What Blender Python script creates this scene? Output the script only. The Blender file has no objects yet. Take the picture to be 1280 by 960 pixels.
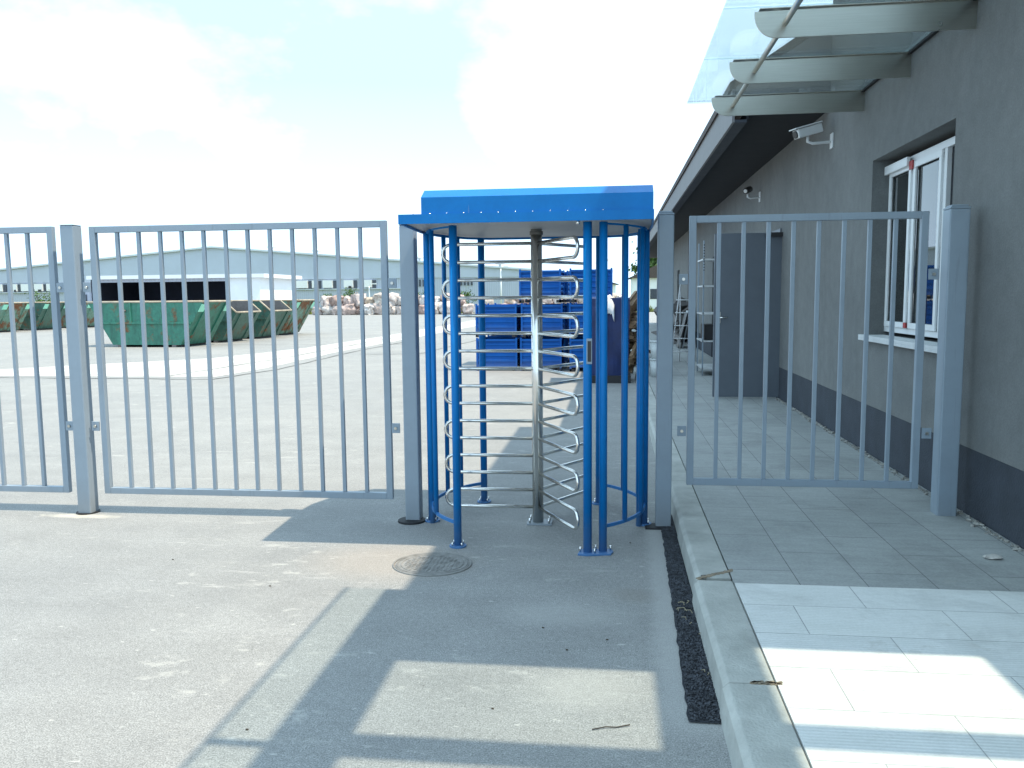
import bpy, bmesh, math, random
from mathutils import Vector, Matrix, noise
R = math.radians
random.seed(7)
scene = bpy.context.scene
COL = scene.collection

# ------------------------------------------------------------------ helpers
class MB:
    """collects shapes; build() links them as ONE mesh object"""
    def __init__(s): s.bm = bmesh.new(); s.smooth = []
    def face(s, pts, sm=False):
        f = s.bm.faces.new([s.bm.verts.new(p) for p in pts]); f.smooth = sm; return f
    def box(s, a, b):
        x0, y0, z0 = a; x1, y1, z1 = b
        v = [s.bm.verts.new((x, y, z)) for z in (z0, z1) for x, y in ((x0, y0), (x1, y0), (x1, y1), (x0, y1))]
        for q in ((3, 2, 1, 0), (4, 5, 6, 7), (0, 1, 5, 4), (1, 2, 6, 5), (2, 3, 7, 6), (3, 0, 4, 7)):
            s.bm.faces.new([v[i] for i in q])
        return s
    def cbox(s, c, d, rz=0, rx=0, ry=0):
        M = Matrix.Translation(c) @ Matrix.Rotation(rz, 4, 'Z') @ Matrix.Rotation(ry, 4, 'Y') @ Matrix.Rotation(rx, 4, 'X')
        n = len(s.bm.verts)
        s.box((-d[0]/2, -d[1]/2, -d[2]/2), (d[0]/2, d[1]/2, d[2]/2))
        s.bm.verts.ensure_lookup_table()
        for v in s.bm.verts[n:]: v.co = M @ v.co
        return s
    def tube(s, pts, r, n=12, caps=True, closed=False):
        pts = [Vector(p) for p in pts]; rings = []
        N = len(pts)
        ref = None
        for i, p in enumerate(pts):
            if closed: t = (pts[(i+1) % N] - pts[i-1]).normalized()
            else: t = (pts[min(i+1, N-1)] - pts[max(i-1, 0)]).normalized()
            if ref is None: ref = t.orthogonal().normalized()
            ref = (ref - t*ref.dot(t)).normalized()
            b = t.cross(ref)
            rr = r[i] if isinstance(r, (list, tuple)) else r
            rings.append([s.bm.verts.new(p + (ref*math.cos(2*math.pi*k/n) + b*math.sin(2*math.pi*k/n))*rr) for k in range(n)])
        for i in range(N if closed else N-1):
            A, B = rings[i], rings[(i+1) % N]
            for k in range(n):
                f = s.bm.faces.new((A[k], A[(k+1) % n], B[(k+1) % n], B[k])); f.smooth = True
        if caps and not closed:
            s.bm.faces.new(rings[0][::-1]); s.bm.faces.new(rings[-1])
        return s
    def prism(s, outline, z0, z1):
        """outline: xy list counter-clockwise"""
        a = [s.bm.verts.new((x, y, z0)) for x, y in outline]
        b = [s.bm.verts.new((x, y, z1)) for x, y in outline]
        n = len(outline)
        s.bm.faces.new(a[::-1]); s.bm.faces.new(b)
        for i in range(n): s.bm.faces.new((a[i], a[(i+1) % n], b[(i+1) % n], b[i]))
        return s
    def prism_y(s, outline, y0, y1):
        a = [s.bm.verts.new((x, y0, z)) for x, z in outline]
        b = [s.bm.verts.new((x, y1, z)) for x, z in outline]
        n = len(outline)
        s.bm.faces.new(a); s.bm.faces.new(b[::-1])
        for i in range(n): s.bm.faces.new((a[(i+1) % n], a[i], b[i], b[(i+1) % n]))
        return s
    def disc(s, c, r, z0, z1, n=24):
        return s.prism([(c[0]+r*math.cos(2*math.pi*k/n), c[1]+r*math.sin(2*math.pi*k/n)) for k in range(n)], z0, z1)
    def build(s, name, mat, parent=None, bevel=0, loc=None):
        bmesh.ops.recalc_face_normals(s.bm, faces=s.bm.faces)
        me = bpy.data.meshes.new(name); s.bm.to_mesh(me); s.bm.free()
        me.materials.append(mat)
        o = bpy.data.objects.new(name, me); COL.objects.link(o)
        if loc is not None: o.location = loc
        if parent is not None: o.parent = parent
        if bevel:
            m = o.modifiers.new('bevel', 'BEVEL'); m.width = bevel; m.segments = 2; m.limit_method = 'ANGLE'; m.angle_limit = R(40)
        return o

def tag(o, label, cat, group=None, kind=None):
    o['label'] = label; o['category'] = cat
    if group: o['group'] = group
    if kind: o['kind'] = kind
    return o
def thing(name, label, cat, loc=(0, 0, 0), rz=0, group=None):
    o = bpy.data.objects.new(name, None); COL.objects.link(o)
    o.location = loc; o.rotation_euler = (0, 0, rz); o.empty_display_size = .1
    return tag(o, label, cat, group)
def struct(o, label=None):
    o['kind'] = 'structure'
    if label: o['label'] = label
    return o
def copy_tree(o, parent=None):
    c = o.copy(); COL.objects.link(c)
    if parent is not None: c.parent = parent
    for ch in [k for k in CH.get(o.name, [])]:
        copy_tree(ch, c)
    return c
CH = {}
def index_children():
    CH.clear()
    for o in bpy.data.objects:
        if o.parent: CH.setdefault(o.parent.name, []).append(o)

# ------------------------------------------------------------------ materials
def mat(name, col, rough=.6, metal=0, var=.0, vscale=5, bump=0, bscale=60, spec=.5, col2=None, mix=None, coord='Object'):
    m = bpy.data.materials.new(name); m.use_nodes = True
    nt = m.node_tree; N = nt.nodes; L = nt.links; b = N['Principled BSDF']
    b.inputs['Roughness'].default_value = rough; b.inputs['Metallic'].default_value = metal
    b.inputs['Specular IOR Level'].default_value = spec
    b.inputs['Base Color'].default_value = (*col, 1)
    tc = N.new('ShaderNodeTexCoord')
    if var or col2:
        n = N.new('ShaderNodeTexNoise'); n.inputs['Scale'].default_value = vscale; n.inputs['Detail'].default_value = 8
        n.inputs['Roughness'].default_value = .65
        L.new(tc.outputs[coord], n.inputs['Vector'])
        cr = N.new('ShaderNodeValToRGB'); L.new(n.outputs['Fac'], cr.inputs['Fac'])
        lo, hi = mix or (.3, .7)
        cr.color_ramp.elements[0].position = lo; cr.color_ramp.elements[1].position = hi
        c0 = tuple(max(0, c*(1-var)) for c in col); c1 = col2 or tuple(min(1, c*(1+var)) for c in col)
        cr.color_ramp.elements[0].color = (*c0, 1); cr.color_ramp.elements[1].color = (*c1, 1)
        L.new(cr.outputs['Color'], b.inputs['Base Color'])
        rr = N.new('ShaderNodeMapRange'); rr.inputs['To Min'].default_value = max(.02, rough-.1); rr.inputs['To Max'].default_value = min(1, rough+.12)
        L.new(n.outputs['Fac'], rr.inputs['Value']); L.new(rr.outputs['Result'], b.inputs['Roughness'])
    if bump:
        n2 = N.new('ShaderNodeTexNoise'); n2.inputs['Scale'].default_value = bscale; n2.inputs['Detail'].default_value = 4
        L.new(tc.outputs[coord], n2.inputs['Vector'])
        bp = N.new('ShaderNodeBump'); bp.inputs['Strength'].default_value = bump; bp.inputs['Distance'].default_value = .01
        L.new(n2.outputs['Fac'], bp.inputs['Height']); L.new(bp.outputs['Normal'], b.inputs['Normal'])
    return m

class G:
    """small node-graph helper on a new material"""
    def __init__(s, name):
        s.m = bpy.data.materials.new(name); s.m.use_nodes = True; s.nt = s.m.node_tree
        s.N = s.nt.nodes; s.L = s.nt.links; s.b = s.N['Principled BSDF']
        s.tc = s.N.new('ShaderNodeTexCoord'); s.co = s.tc.outputs['Object']
    def noise(s, sc, det=6, ro=.6, co=None, scale3=None, dist=0):
        n = s.N.new('ShaderNodeTexNoise'); n.inputs['Scale'].default_value = sc; n.inputs['Detail'].default_value = det
        n.inputs['Roughness'].default_value = ro; n.inputs['Distortion'].default_value = dist
        src = co or s.co
        if scale3:
            mp = s.N.new('ShaderNodeMapping'); mp.inputs['Scale'].default_value = scale3
            s.L.new(src, mp.inputs['Vector']); src = mp.outputs['Vector']
        s.L.new(src, n.inputs['Vector']); return n.outputs['Fac']
    def voro(s, sc, feature='F1', out='Distance', rnd=1):
        n = s.N.new('ShaderNodeTexVoronoi'); n.inputs['Scale'].default_value = sc; n.feature = feature
        n.inputs['Randomness'].default_value = rnd
        s.L.new(s.co, n.inputs['Vector']); return n.outputs[out]
    def ramp(s, f, stops):
        r = s.N.new('ShaderNodeValToRGB'); e = r.color_ramp.elements
        while len(e) < len(stops): e.new(.5)
        for i, (p, c) in enumerate(stops):
            e[i].position = p; e[i].color = (*c, 1) if isinstance(c, tuple) else (c, c, c, 1)
        s.L.new(f, r.inputs['Fac']); return r.outputs['Color']
    def mix(s, f, a, b, mode='MIX'):
        n = s.N.new('ShaderNodeMix'); n.data_type = 'RGBA'; n.blend_type = mode
        for k, v in ((0, f), (6, a), (7, b)):
            if isinstance(v, (int, float)): n.inputs[k].default_value = v if k == 0 else (v, v, v, 1)
            elif isinstance(v, tuple): n.inputs[k].default_value = (*v, 1)
            else: s.L.new(v, n.inputs[k])
        return n.outputs[2]
    def mth(s, op, a, b=0.):
        n = s.N.new('ShaderNodeMath'); n.operation = op
        for k, v in ((0, a), (1, b)):
            if isinstance(v, (int, float)): n.inputs[k].default_value = v
            else: s.L.new(v, n.inputs[k])
        return n.outputs[0]
    def xyz(s):
        n = s.N.new('ShaderNodeSeparateXYZ'); s.L.new(s.co, n.inputs[0]); return n.outputs
    def bump(s, h, st=.3, d=.01):
        n = s.N.new('ShaderNodeBump'); n.inputs['Strength'].default_value = st; n.inputs['Distance'].default_value = d
        s.L.new(h, n.inputs['Height']); s.L.new(n.outputs['Normal'], s.b.inputs['Normal'])
    def out(s, col=None, rough=None, metal=None):
        for k, v in (('Base Color', col), ('Roughness', rough), ('Metallic', metal)):
            if v is None: continue
            if isinstance(v, (int, float)): s.b.inputs[k].default_value = v
            elif isinstance(v, tuple): s.b.inputs[k].default_value = (*v, 1)
            else: s.L.new(v, s.b.inputs[k])
        return s.m

def asphalt_mat():
    g = G('asphalt')
    big = g.noise(.35, 5, .6); mid = g.noise(2.2, 7, .7); fine = g.noise(160, 3, .7); stripe = g.noise(1.2, 5, .6, scale3=(.35, 3.0, 1))
    c = g.ramp(big, [(.3, (.235, .240, .236)), (.7, (.285, .285, .272))])
    c = g.mix(.5, c, g.ramp(mid, [(.3, .42), (.68, .60)]), 'OVERLAY')
    c = g.mix(.16, c, g.ramp(stripe, [(.35, .38), (.65, .60)]), 'OVERLAY')
    c = g.mix(.8, c, g.ramp(fine, [(.34, .22), (.66, .78)]), 'OVERLAY')
    c = g.mix(.35, c, g.ramp(g.noise(38, 4, .7), [(.32, .3), (.68, .7)]), 'OVERLAY')
    # pale cement scuffs and chips
    sc = g.noise(5.5, 9, .72, scale3=(.7, 1.5, 1)); patch = g.noise(.8, 3, .5)
    m1 = g.mth('MULTIPLY', g.ramp(sc, [(.56, 0.), (.66, 1.)]), g.ramp(patch, [(.47, 0.), (.6, 1.)]))
    c = g.mix(g.mth('MULTIPLY', m1, .55), c, (.52, .51, .47))
    m2 = g.mth('MULTIPLY', g.ramp(g.noise(22, 4, .6, scale3=(.6, 1.6, 1)), [(.655, 0.), (.70, 1.)]), .6)
    c = g.mix(m2, c, (.52, .51, .48))
    m3 = g.mth('MULTIPLY', g.mth('MULTIPLY', g.ramp(g.noise(2.6, 9, .75, scale3=(.45, 2.6, 1), dist=.8), [(.60, 0.), (.67, 1.)]), g.ramp(g.noise(.5, 3, .5, scale3=(1, 1, 5)), [(.45, 0.), (.55, 1.)])), .5)
    c = g.mix(m3, c, (.50, .49, .46))
    # dark grit
    d = g.ramp(g.voro(7.0), [(.035, 1.), (.05, 0.)])
    c = g.mix(g.mth('MULTIPLY', d, .45), c, (.09, .085, .08))
    # faint dirty stains
    st = g.ramp(g.noise(.55, 4, .55), [(.58, 0.), (.75, 1.)])
    c = g.mix(g.mth('MULTIPLY', st, .28), c, (.2, .19, .17))
    # pale cement edge along the grit strip, cement spilled at the post foot, sandy dust by the manhole (all stains with their own outline)
    X = g.xyz(); jit = g.mth('MULTIPLY', g.mth('SUBTRACT', g.noise(9, 6, .7), .5), .09)
    def ell(cx, cy, rx, ry, soft, j=6.):
        a = g.mth('DIVIDE', g.mth('SUBTRACT', X[0], cx), rx); b_ = g.mth('DIVIDE', g.mth('SUBTRACT', X[1], cy), ry)
        q = g.mth('ADD', g.mth('SQRT', g.mth('ADD', g.mth('MULTIPLY', a, a), g.mth('MULTIPLY', b_, b_))), g.mth('MULTIPLY', jit, j))
        return g.ramp(g.mth('MULTIPLY', q, .5), [(.5-soft, 1.), (.5, 0.)])
    xe = g.mth('ADD', g.mth('SUBTRACT', X[0], g.mth('MULTIPLY', g.mth('SUBTRACT', X[1], 3.0), .018)), jit)
    e1 = g.mth('MULTIPLY', g.ramp(g.mth('ADD', xe, .5), [(.655, 0.), (.72, 1.)]), g.ramp(g.mth('DIVIDE', X[1], 10.), [(.285, 0.), (.31, 1.)]))
    e1 = g.mth('MULTIPLY', g.mth('MULTIPLY', e1, g.ramp(g.mth('DIVIDE', X[1], 10.), [(.56, 1.), (.58, 0.)])), g.ramp(g.mth('ADD', X[0], .5), [(.93, 1.), (.94, 0.)]))
    c = g.mix(g.mth('MULTIPLY', e1, .55), c, g.mix(.5, (.40, .40, .37), g.ramp(fine, [(.3, .3), (.7, .5)])))
    c = g.mix(g.mth('MULTIPLY', ell(-3.93, 5.63, .36, .07, .30, 16.), .8), c, (.52, .49, .42))
    c = g.mix(g.mth('MULTIPLY', ell(-1.35, 4.80, .62, .42, .30, 3.), .30), c, (.43, .36, .29))
    c = g.mix(g.mth('MULTIPLY', ell(-.25, 4.05, .42, .22, .30), .38), c, (.43, .43, .41))
    c = g.mix(g.mth('MULTIPLY', ell(-.1, 3.25, .30, .22, .32), .30), c, (.46, .45, .42))
    c = g.mix(g.mth('MULTIPLY', ell(.12, 4.35, .16, .15, .3), .35), c, (.20, .18, .15))
    g.bump(g.mth('ADD', g.mth('MULTIPLY', fine, .7), g.mth('MULTIPLY', mid, .12)), .35, .008)
    return g.out(c, .88)

def tiles_mat(name, c0, c1, tx, ty, ox=0, oy=0, groove=.0, streak=.3, stagger=.5, mortar=.006, mcol=(.07, .075, .075), swap=True):
    g = G(name)
    mp = g.N.new('ShaderNodeMapping'); mp.inputs['Location'].default_value = (-oy, -ox, 0)
    sw = g.N.new('ShaderNodeCombineXYZ'); x = g.xyz()
    g.L.new(x[1 if swap else 0], sw.inputs[0]); g.L.new(x[0 if swap else 1], sw.inputs[1])
    g.L.new(sw.outputs[0], mp.inputs['Vector'])
    br = g.N.new('ShaderNodeTexBrick'); g.L.new(mp.outputs['Vector'], br.inputs['Vector'])
    br.inputs['Scale'].default_value = 1; br.inputs['Brick Width'].default_value = ty; br.inputs['Row Height'].default_value = tx
    br.inputs['Mortar Size'].default_value = mortar/2; br.inputs['Mortar Smooth'].default_value = .2; br.offset = stagger; br.squash = 1
    br.inputs['Color1'].default_value = (*c0, 1); br.inputs['Color2'].default_value = (*c1, 1); br.inputs['Mortar'].default_value = (*mcol, 1)
    n1 = g.noise(2.0, 8, .7); n2 = g.noise(90, 3, .6); n3 = g.noise(3, 6, .65, scale3=(1.0, 9, 1)) 
    c = g.mix(streak, br.outputs['Color'], g.ramp(n1, [(.3, .28), (.7, .68)]), 'OVERLAY')
    c = g.mix(.3, c, g.ramp(n2, [(.3, .32), (.7, .68)]), 'OVERLAY')
    c = g.mix(streak*.8, c, g.ramp(n3, [(.35, .35), (.65, .62)]), 'OVERLAY')
    st = g.ramp(g.noise(1.7, 6, .7, dist=.6), [(.50, 0.), (.68, 1.)])
    c = g.mix(g.mth('MULTIPLY', st, .42), c, tuple(v*.5 for v in c0))
    st2 = g.ramp(g.noise(4.5, 7, .75), [(.60, 0.), (.66, 1.)])
    c = g.mix(g.mth('MULTIPLY', st2, .25), c, (.40, .38, .33))
    h = g.mth('ADD', g.mth('MULTIPLY', n2, .25), g.mth('MULTIPLY', g.mth('SUBTRACT', 1, br.outputs['Fac']), 1.))
    if groove:
        w = g.N.new('ShaderNodeTexWave'); w.bands_direction = 'Y'; w.inputs['Scale'].default_value = groove; g.L.new(g.co, w.inputs['Vector'])
        h = g.mth('ADD', h, g.mth('MULTIPLY', w.outputs['Fac'], .6))
        c = g.mix(.22, c, g.ramp(w.outputs['Fac'], [(.0, .3), (1., .66)]), 'OVERLAY')
    g.bump(h, .5, .004)
    return g.out(c, .8)

def plaster_mat():
    g = G('grey plaster')
    big = g.noise(.9, 6, .6); fine = g.noise(75, 5, .75); mid = g.noise(7, 6, .7)
    c = g.ramp(big, [(.3, (.142, .149, .148)), (.7, (.185, .192, .188))])
    c = g.mix(.4, c, g.ramp(mid, [(.3, .36), (.7, .62)]), 'OVERLAY')
    c = g.mix(.4, c, g.ramp(fine, [(.3, .30), (.7, .70)]), 'OVERLAY')
    st = g.ramp(g.noise(2.2, 5, .6, scale3=(1, 2.2, .35)), [(.57, 0.), (.8, 1.)])
    c = g.mix(g.mth('MULTIPLY', st, .25), c, (.085, .083, .08))
    z = g.xyz()[2]
    spl = g.mth('MULTIPLY', g.ramp(g.mth('ADD', z, g.mth('MULTIPLY', g.noise(6, 5, .7), .5)), [(.75, 1.), (1.0, 0.)]), .35)
    c = g.mix(spl, c, (.21, .205, .19))
    run = g.mth('MULTIPLY', g.ramp(g.noise(9, 4, .6, scale3=(1, 1, .12)), [(.56, 0.), (.68, 1.)]), g.ramp(big, [(.4, 0.), (.6, 1.)]))
    c = g.mix(g.mth('MULTIPLY', run, .16), c, (.09, .09, .088))
    g.bump(g.mth('ADD', fine, g.mth('MULTIPLY', mid, .5)), .7, .006)
    return g.out(c, .92)

def corrugated(name, col, scale, axis='X', var=.06):
    g = G(name); w = g.N.new('ShaderNodeTexWave'); w.bands_direction = axis; w.inputs['Scale'].default_value = scale
    g.L.new(g.co, w.inputs['Vector'])
    n = g.noise(.15, 4)
    c = g.ramp(n, [(.3, tuple(v*(1-var) for v in col)), (.7, tuple(min(1, v*(1+var)) for v in col))])
    c = g.mix(.25, c, g.ramp(w.outputs['Fac'], [(0., .38), (1., .56)]), 'OVERLAY')
    g.bump(w.outputs['Fac'], .6, .05)
    return g.out(c, .5)

def skip_mat(name, base, rust_amt):
    g = G(name)
    n = g.noise(1.6, 9, .7, scale3=(1, 1, .8)); n2 = g.noise(9, 6, .7); vs = g.noise(5, 6, .6, scale3=(1.3, 1.3, .25))
    c = g.ramp(n2, [(.3, tuple(v*.72 for v in base)), (.7, tuple(min(1, v*1.2) for v in base))])
    c = g.mix(g.mth('MULTIPLY', g.ramp(vs, [(.48, 0.), (.66, 1.)]), .6), c, tuple(v*.45 for v in base))
    ru = g.ramp(n, [(1-rust_amt-.06, 0.), (1-rust_amt+.03, 1.)])
    c = g.mix(ru, c, g.ramp(n2, [(.3, (.10, .045, .02)), (.7, (.27, .12, .055))]))
    g.bump(n2, .3, .01)
    return g.out(c, g.mix(ru, .5, .9))

def bag_mat():
    g = G('woven bag')
    oi = g.N.new('ShaderNodeObjectInfo')
    c = g.ramp(oi.outputs['Random'], [(0., (.44, .36, .28)), (.22, (.62, .58, .54)), (.45, (.26, .15, .12)), (.7, (.66, .63, .60)), (1., (.38, .24, .21))])
    n = g.noise(4, 6, .7)
    c = g.mix(.75, c, g.ramp(n, [(.35, .22), (.65, .75)]), 'OVERLAY')
    g.bump(n, .8, .08)
    return g.out(c, .85)

def brushed():
    g = G('stainless steel')
    n = g.noise(6, 6, .6, scale3=(.6, 1, 22)); n2 = g.noise(1.5, 4)
    c = g.ramp(n, [(.3, (.50, .49, .44)), (.7, (.56, .55, .50))])
    g.L.new(g.mth('ADD', g.mth('MULTIPLY', n2, .1), .24), g.b.inputs['Roughness'])
    return g.out(c, None, 1.0)

def glass_mat(name, tint, rough=0.02, dirt=.12, gloss=1.6):
    g = G(name)
    tr = g.N.new('ShaderNodeBsdfTransparent'); tr.inputs['Color'].default_value = (*tint, 1)
    gl = g.N.new('ShaderNodeBsdfGlossy'); gl.inputs['Roughness'].default_value = rough; gl.inputs['Color'].default_value = (1, 1, 1, 1)
    df = g.N.new('ShaderNodeBsdfDiffuse'); df.inputs['Color'].default_value = (.55, .62, .62, 1)
    fr = g.N.new('ShaderNodeFresnel'); fr.inputs['IOR'].default_value = 1.5
    m1 = g.N.new('ShaderNodeMixShader'); m2 = g.N.new('ShaderNodeMixShader')
    g.L.new(g.mth('MINIMUM', g.mth('MULTIPLY', fr.outputs[0], gloss), 1.0), m1.inputs[0]); g.L.new(tr.outputs[0], m1.inputs[1]); g.L.new(gl.outputs[0], m1.inputs[2])
    d = g.mth('MULTIPLY', g.ramp(g.noise(3, 6, .7), [(.3, .4), (.7, 1.)]), dirt)
    g.L.new(d, m2.inputs[0]); g.L.new(m1.outputs[0], m2.inputs[1]); g.L.new(df.outputs[0], m2.inputs[2])
    g.L.new(m2.outputs[0], g.N['Material Output'].inputs['Surface'])
    return g.m

def galv_grey(name, col):
    g = G(name); n = g.noise(3, 7, .7); n2 = g.noise(45, 3)
    c = g.ramp(n, [(.3, tuple(v*.93 for v in col)), (.7, tuple(v*1.07 for v in col))])
    d = g.ramp(g.noise(12, 5, .7), [(.66, 0.), (.72, 1.)])
    c = g.mix(g.mth('MULTIPLY', d, .3), c, (.34, .33, .30))
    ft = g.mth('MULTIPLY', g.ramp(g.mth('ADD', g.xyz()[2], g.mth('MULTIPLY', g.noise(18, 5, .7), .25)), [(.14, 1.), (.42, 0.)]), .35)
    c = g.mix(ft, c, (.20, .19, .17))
    run = g.mth('MULTIPLY', g.ramp(g.noise(40, 4, .6, scale3=(1, 1, .06)), [(.60, 0.), (.68, 1.)]), .25)
    c = g.mix(run, c, (.16, .18, .20))
    g.bump(n2, .08, .002)
    return g.out(c, .42)

def blue_mat(name, col, rough):
    g = G(name); n = g.noise(4, 6, .7); n2 = g.noise(60, 3)
    c = g.ramp(n, [(.3, tuple(v*.88 for v in col)), (.7, tuple(v*1.08 for v in col))])
    d = g.ramp(g.noise(9, 6, .75), [(.68, 0.), (.74, 1.)])
    c = g.mix(g.mth('MULTIPLY', d, .2), c, (.25, .28, .3))
    g.bump(n2, .06, .002)
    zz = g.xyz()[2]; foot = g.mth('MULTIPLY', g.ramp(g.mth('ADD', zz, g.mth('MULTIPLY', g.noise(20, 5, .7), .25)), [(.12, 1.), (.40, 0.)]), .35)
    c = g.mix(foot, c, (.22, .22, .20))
    scr = g.mth('MULTIPLY', g.ramp(g.noise(30, 3, .5, scale3=(1, 1, .12)), [(.70, 0.), (.74, 1.)]), .3)
    c = g.mix(scr, c, (.16, .26, .38))
    g.b.inputs['Specular IOR Level'].default_value = .22
    return g.out(c, rough)

M = {}
M['asphalt'] = asphalt_mat()
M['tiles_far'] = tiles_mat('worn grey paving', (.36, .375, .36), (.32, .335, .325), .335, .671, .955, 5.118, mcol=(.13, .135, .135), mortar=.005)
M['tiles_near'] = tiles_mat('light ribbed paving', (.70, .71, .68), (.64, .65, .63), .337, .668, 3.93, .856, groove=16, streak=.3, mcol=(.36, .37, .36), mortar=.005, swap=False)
M['kerb'] = mat('kerb concrete', (.40, .41, .38), .88, var=.22, vscale=5, bump=.5, bscale=90)
M['edge'] = mat('pale asphalt edge', (.30, .305, .29), .9, var=.2, vscale=9, bump=.4, bscale=120)
M['concrete'] = mat('pale concrete', (.47, .46, .43), .88, var=.28, vscale=1.6, bump=.3, bscale=50)
M['cement'] = mat('cement smear', (.58, .55, .47), .9, var=.25, vscale=6, bump=.5, bscale=60)
M['tar'] = mat('tar seam', (.13, .13, .125), .8, var=.3, vscale=4)
M['gravel'] = mat('dark grit bed', (.018, .021, .028), .95, var=.7, vscale=90, bump=1, bscale=120)
M['pebble'] = mat('dark crushed stone', (.05, .055, .065), .85, var=.7, vscale=30)
M['plaster'] = plaster_mat()
M['plinth'] = mat('dark plinth plaster', (.045, .052, .065), .9, var=.25, vscale=4, bump=.5, bscale=70)
M['tanmortar'] = mat('tan mortar', (.26, .21, .15), .95, var=.4, vscale=20)
M['mortar'] = mat('mortar crumbs', (.33, .32, .29), .95, var=.35, vscale=12, bump=.8, bscale=60)
M['fence'] = galv_grey('grey blue fence paint', (.25, .31, .365))
M['blue'] = blue_mat('gloss blue paint', (.002, .165, .47), .4)
M['crate_blue'] = blue_mat('crate blue paint', (.003, .10, .40), .5)
M['steel'] = brushed()
M['chrome'] = mat('polished tube steel', (.80, .79, .75), .2, 1, var=.08, vscale=9)
M['ptfe'] = mat('underside sheet metal', (.36, .37, .38), .5, var=.12, vscale=4)
M['fascia'] = mat('fascia sheet metal', (.19, .19, .195), .65, var=.12, vscale=2)
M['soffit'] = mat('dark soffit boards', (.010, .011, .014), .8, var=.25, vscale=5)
M['rooftile'] = mat('dark roof tiles', (.07, .055, .05), .8, var=.3, vscale=6, bump=.5, bscale=20)
M['pvc'] = mat('white window plastic', (.72, .74, .74), .35, var=.05, vscale=6)
M['sill'] = mat('white sill metal', (.6, .62, .62), .45, var=.1, vscale=8)
M['red'] = mat('red sticker', (.35, .02, .02), .5, var=.1)
M['rubber'] = mat('black rubber', (.012, .013, .015), .7, var=.2)
M['dark'] = mat('dark interior', (.02, .022, .026), .9, var=.3, vscale=2)
M['door'] = mat('slate door paint', (.115, .135, .16), .45, var=.08, vscale=3)
M['white'] = mat('white painted metal', (.75, .76, .76), .5, var=.08, vscale=3)
M['black'] = mat('black plastic', (.02, .02, .022), .4, var=.2)
M['camwhite'] = mat('white camera housing', (.68, .7, .7), .35, var=.06)
M['glass_canopy'] = glass_mat('canopy glass', (.925, .965, .96), .02, .05, .45)
M['glass_window'] = glass_mat('window glass', (.35, .4, .42), .01, .02)
M['manhole'] = mat('worn cast iron lid', (.235, .235, .225), .8, var=.3, vscale=14, bump=.4, bscale=80)
M['iron'] = mat('cast iron', (.15, .145, .135), .75, var=.3, vscale=14, bump=.4, bscale=80)
M['clad'] = corrugated('pale ribbed cladding', (.50, .55, .65), 2.2)
M['clad_low'] = corrugated('grey sandwich panel', (.44, .48, .57), .9)
M['whroof'] = mat('pale sheet roof', (.5, .55, .6), .5, var=.08, vscale=.3)
M['docks'] = mat('white dock shelter', (.72, .74, .76), .6, var=.05)
M['winglass'] = mat('dark far window', (.05, .06, .08), .2, var=.2)
M['shedwhite'] = mat('white trapezoid sheet', (.8, .82, .83), .55, var=.05, vscale=.7)
M['sheddark'] = mat('shaded shed inside', (.018, .024, .045), .8, var=.3, vscale=.6)  # shade inside the open shed, put into the wall and post colour
M['skip_green'] = skip_mat('green skip paint', (.04, .20, .14), .38)
M['skip_old'] = skip_mat('faded green skip paint', (.15, .30, .23), .47)
M['skip_dark'] = skip_mat('dark green skip paint', (.06, .15, .115), .40)
M['skip_rim'] = mat('worn skip rim', (.40, .35, .27), .8, var=.35, vscale=4)
M['skip_in'] = mat('scraped grey steel', (.15, .14, .135), .7, var=.35, vscale=4)
M['reflector'] = mat('pale green marker strip', (.35, .85, .62), .4, var=.12, vscale=6)
M['bag'] = bag_mat()
M['grass'] = mat('dry grass', (.16, .19, .05), .9, var=.5, vscale=.9, bump=.8, bscale=3)
M['leaf'] = mat('leaf green', (.06, .12, .025), .7, var=.5, vscale=2)
M['bark'] = mat('bark', (.13, .09, .06), .9, var=.3, vscale=9)
M['straw'] = mat('dry stalk', (.38, .33, .22), .8, var=.2)
M['twig'] = mat('brown twig', (.06, .045, .03), .8, var=.2)
M['wood'] = mat('scrap timber', (.27, .18, .11), .8, var=.45, vscale=3, bump=.4, bscale=30)
M['cloth'] = mat('white cloth', (.75, .77, .8), .85, var=.08, vscale=5)
M['bucket'] = mat('white bucket plastic', (.52, .56, .56), .4, var=.08)
M['paper'] = mat('grey paper', (.48, .46, .42), .9, var=.2, vscale=20)
M['lamp'] = mat('light grey lamp post', (.7, .72, .74), .5, var=.05)
M['mast_red'] = mat('red mast paint', (.5, .08, .06), .6, var=.1)
M['panelwhite'] = mat('pale board', (.40, .43, .45), .6, var=.1, vscale=2)
M['bluetarp'] = mat('navy tarpaulin', (.008, .022, .10), .6, var=.35, vscale=4, bump=.5, bscale=6)

# ------------------------------------------------------------------ ground
def sheet(name, pts, z, m):
    b = MB(); b.face([(x, y, z) for x, y in pts]); return b.build(name, m)
struct(sheet('ground', [(-420, -60), (320, -60), (320, 600), (-420, 600)], 0, M['asphalt']), 'worn pale asphalt yard')
struct(sheet('grass_verge', [(-120, 84), (60, 84), (60, 250), (-120, 250)], .02, M['grass']))
def ragged(pts, amp, step, seed):
    random.seed(seed); out = []
    n = len(pts)
    for i in range(n):
        a = Vector(pts[i]); b = Vector(pts[(i+1) % n]); L = (b-a).length; k = max(1, int(L/step)); nn = Vector((-(b-a).y, (b-a).x))/max(L, 1e-6)
        for j in range(k): out.append(tuple(a.lerp(b, j/k) + nn*random.uniform(-amp, amp)))
    return out
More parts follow.
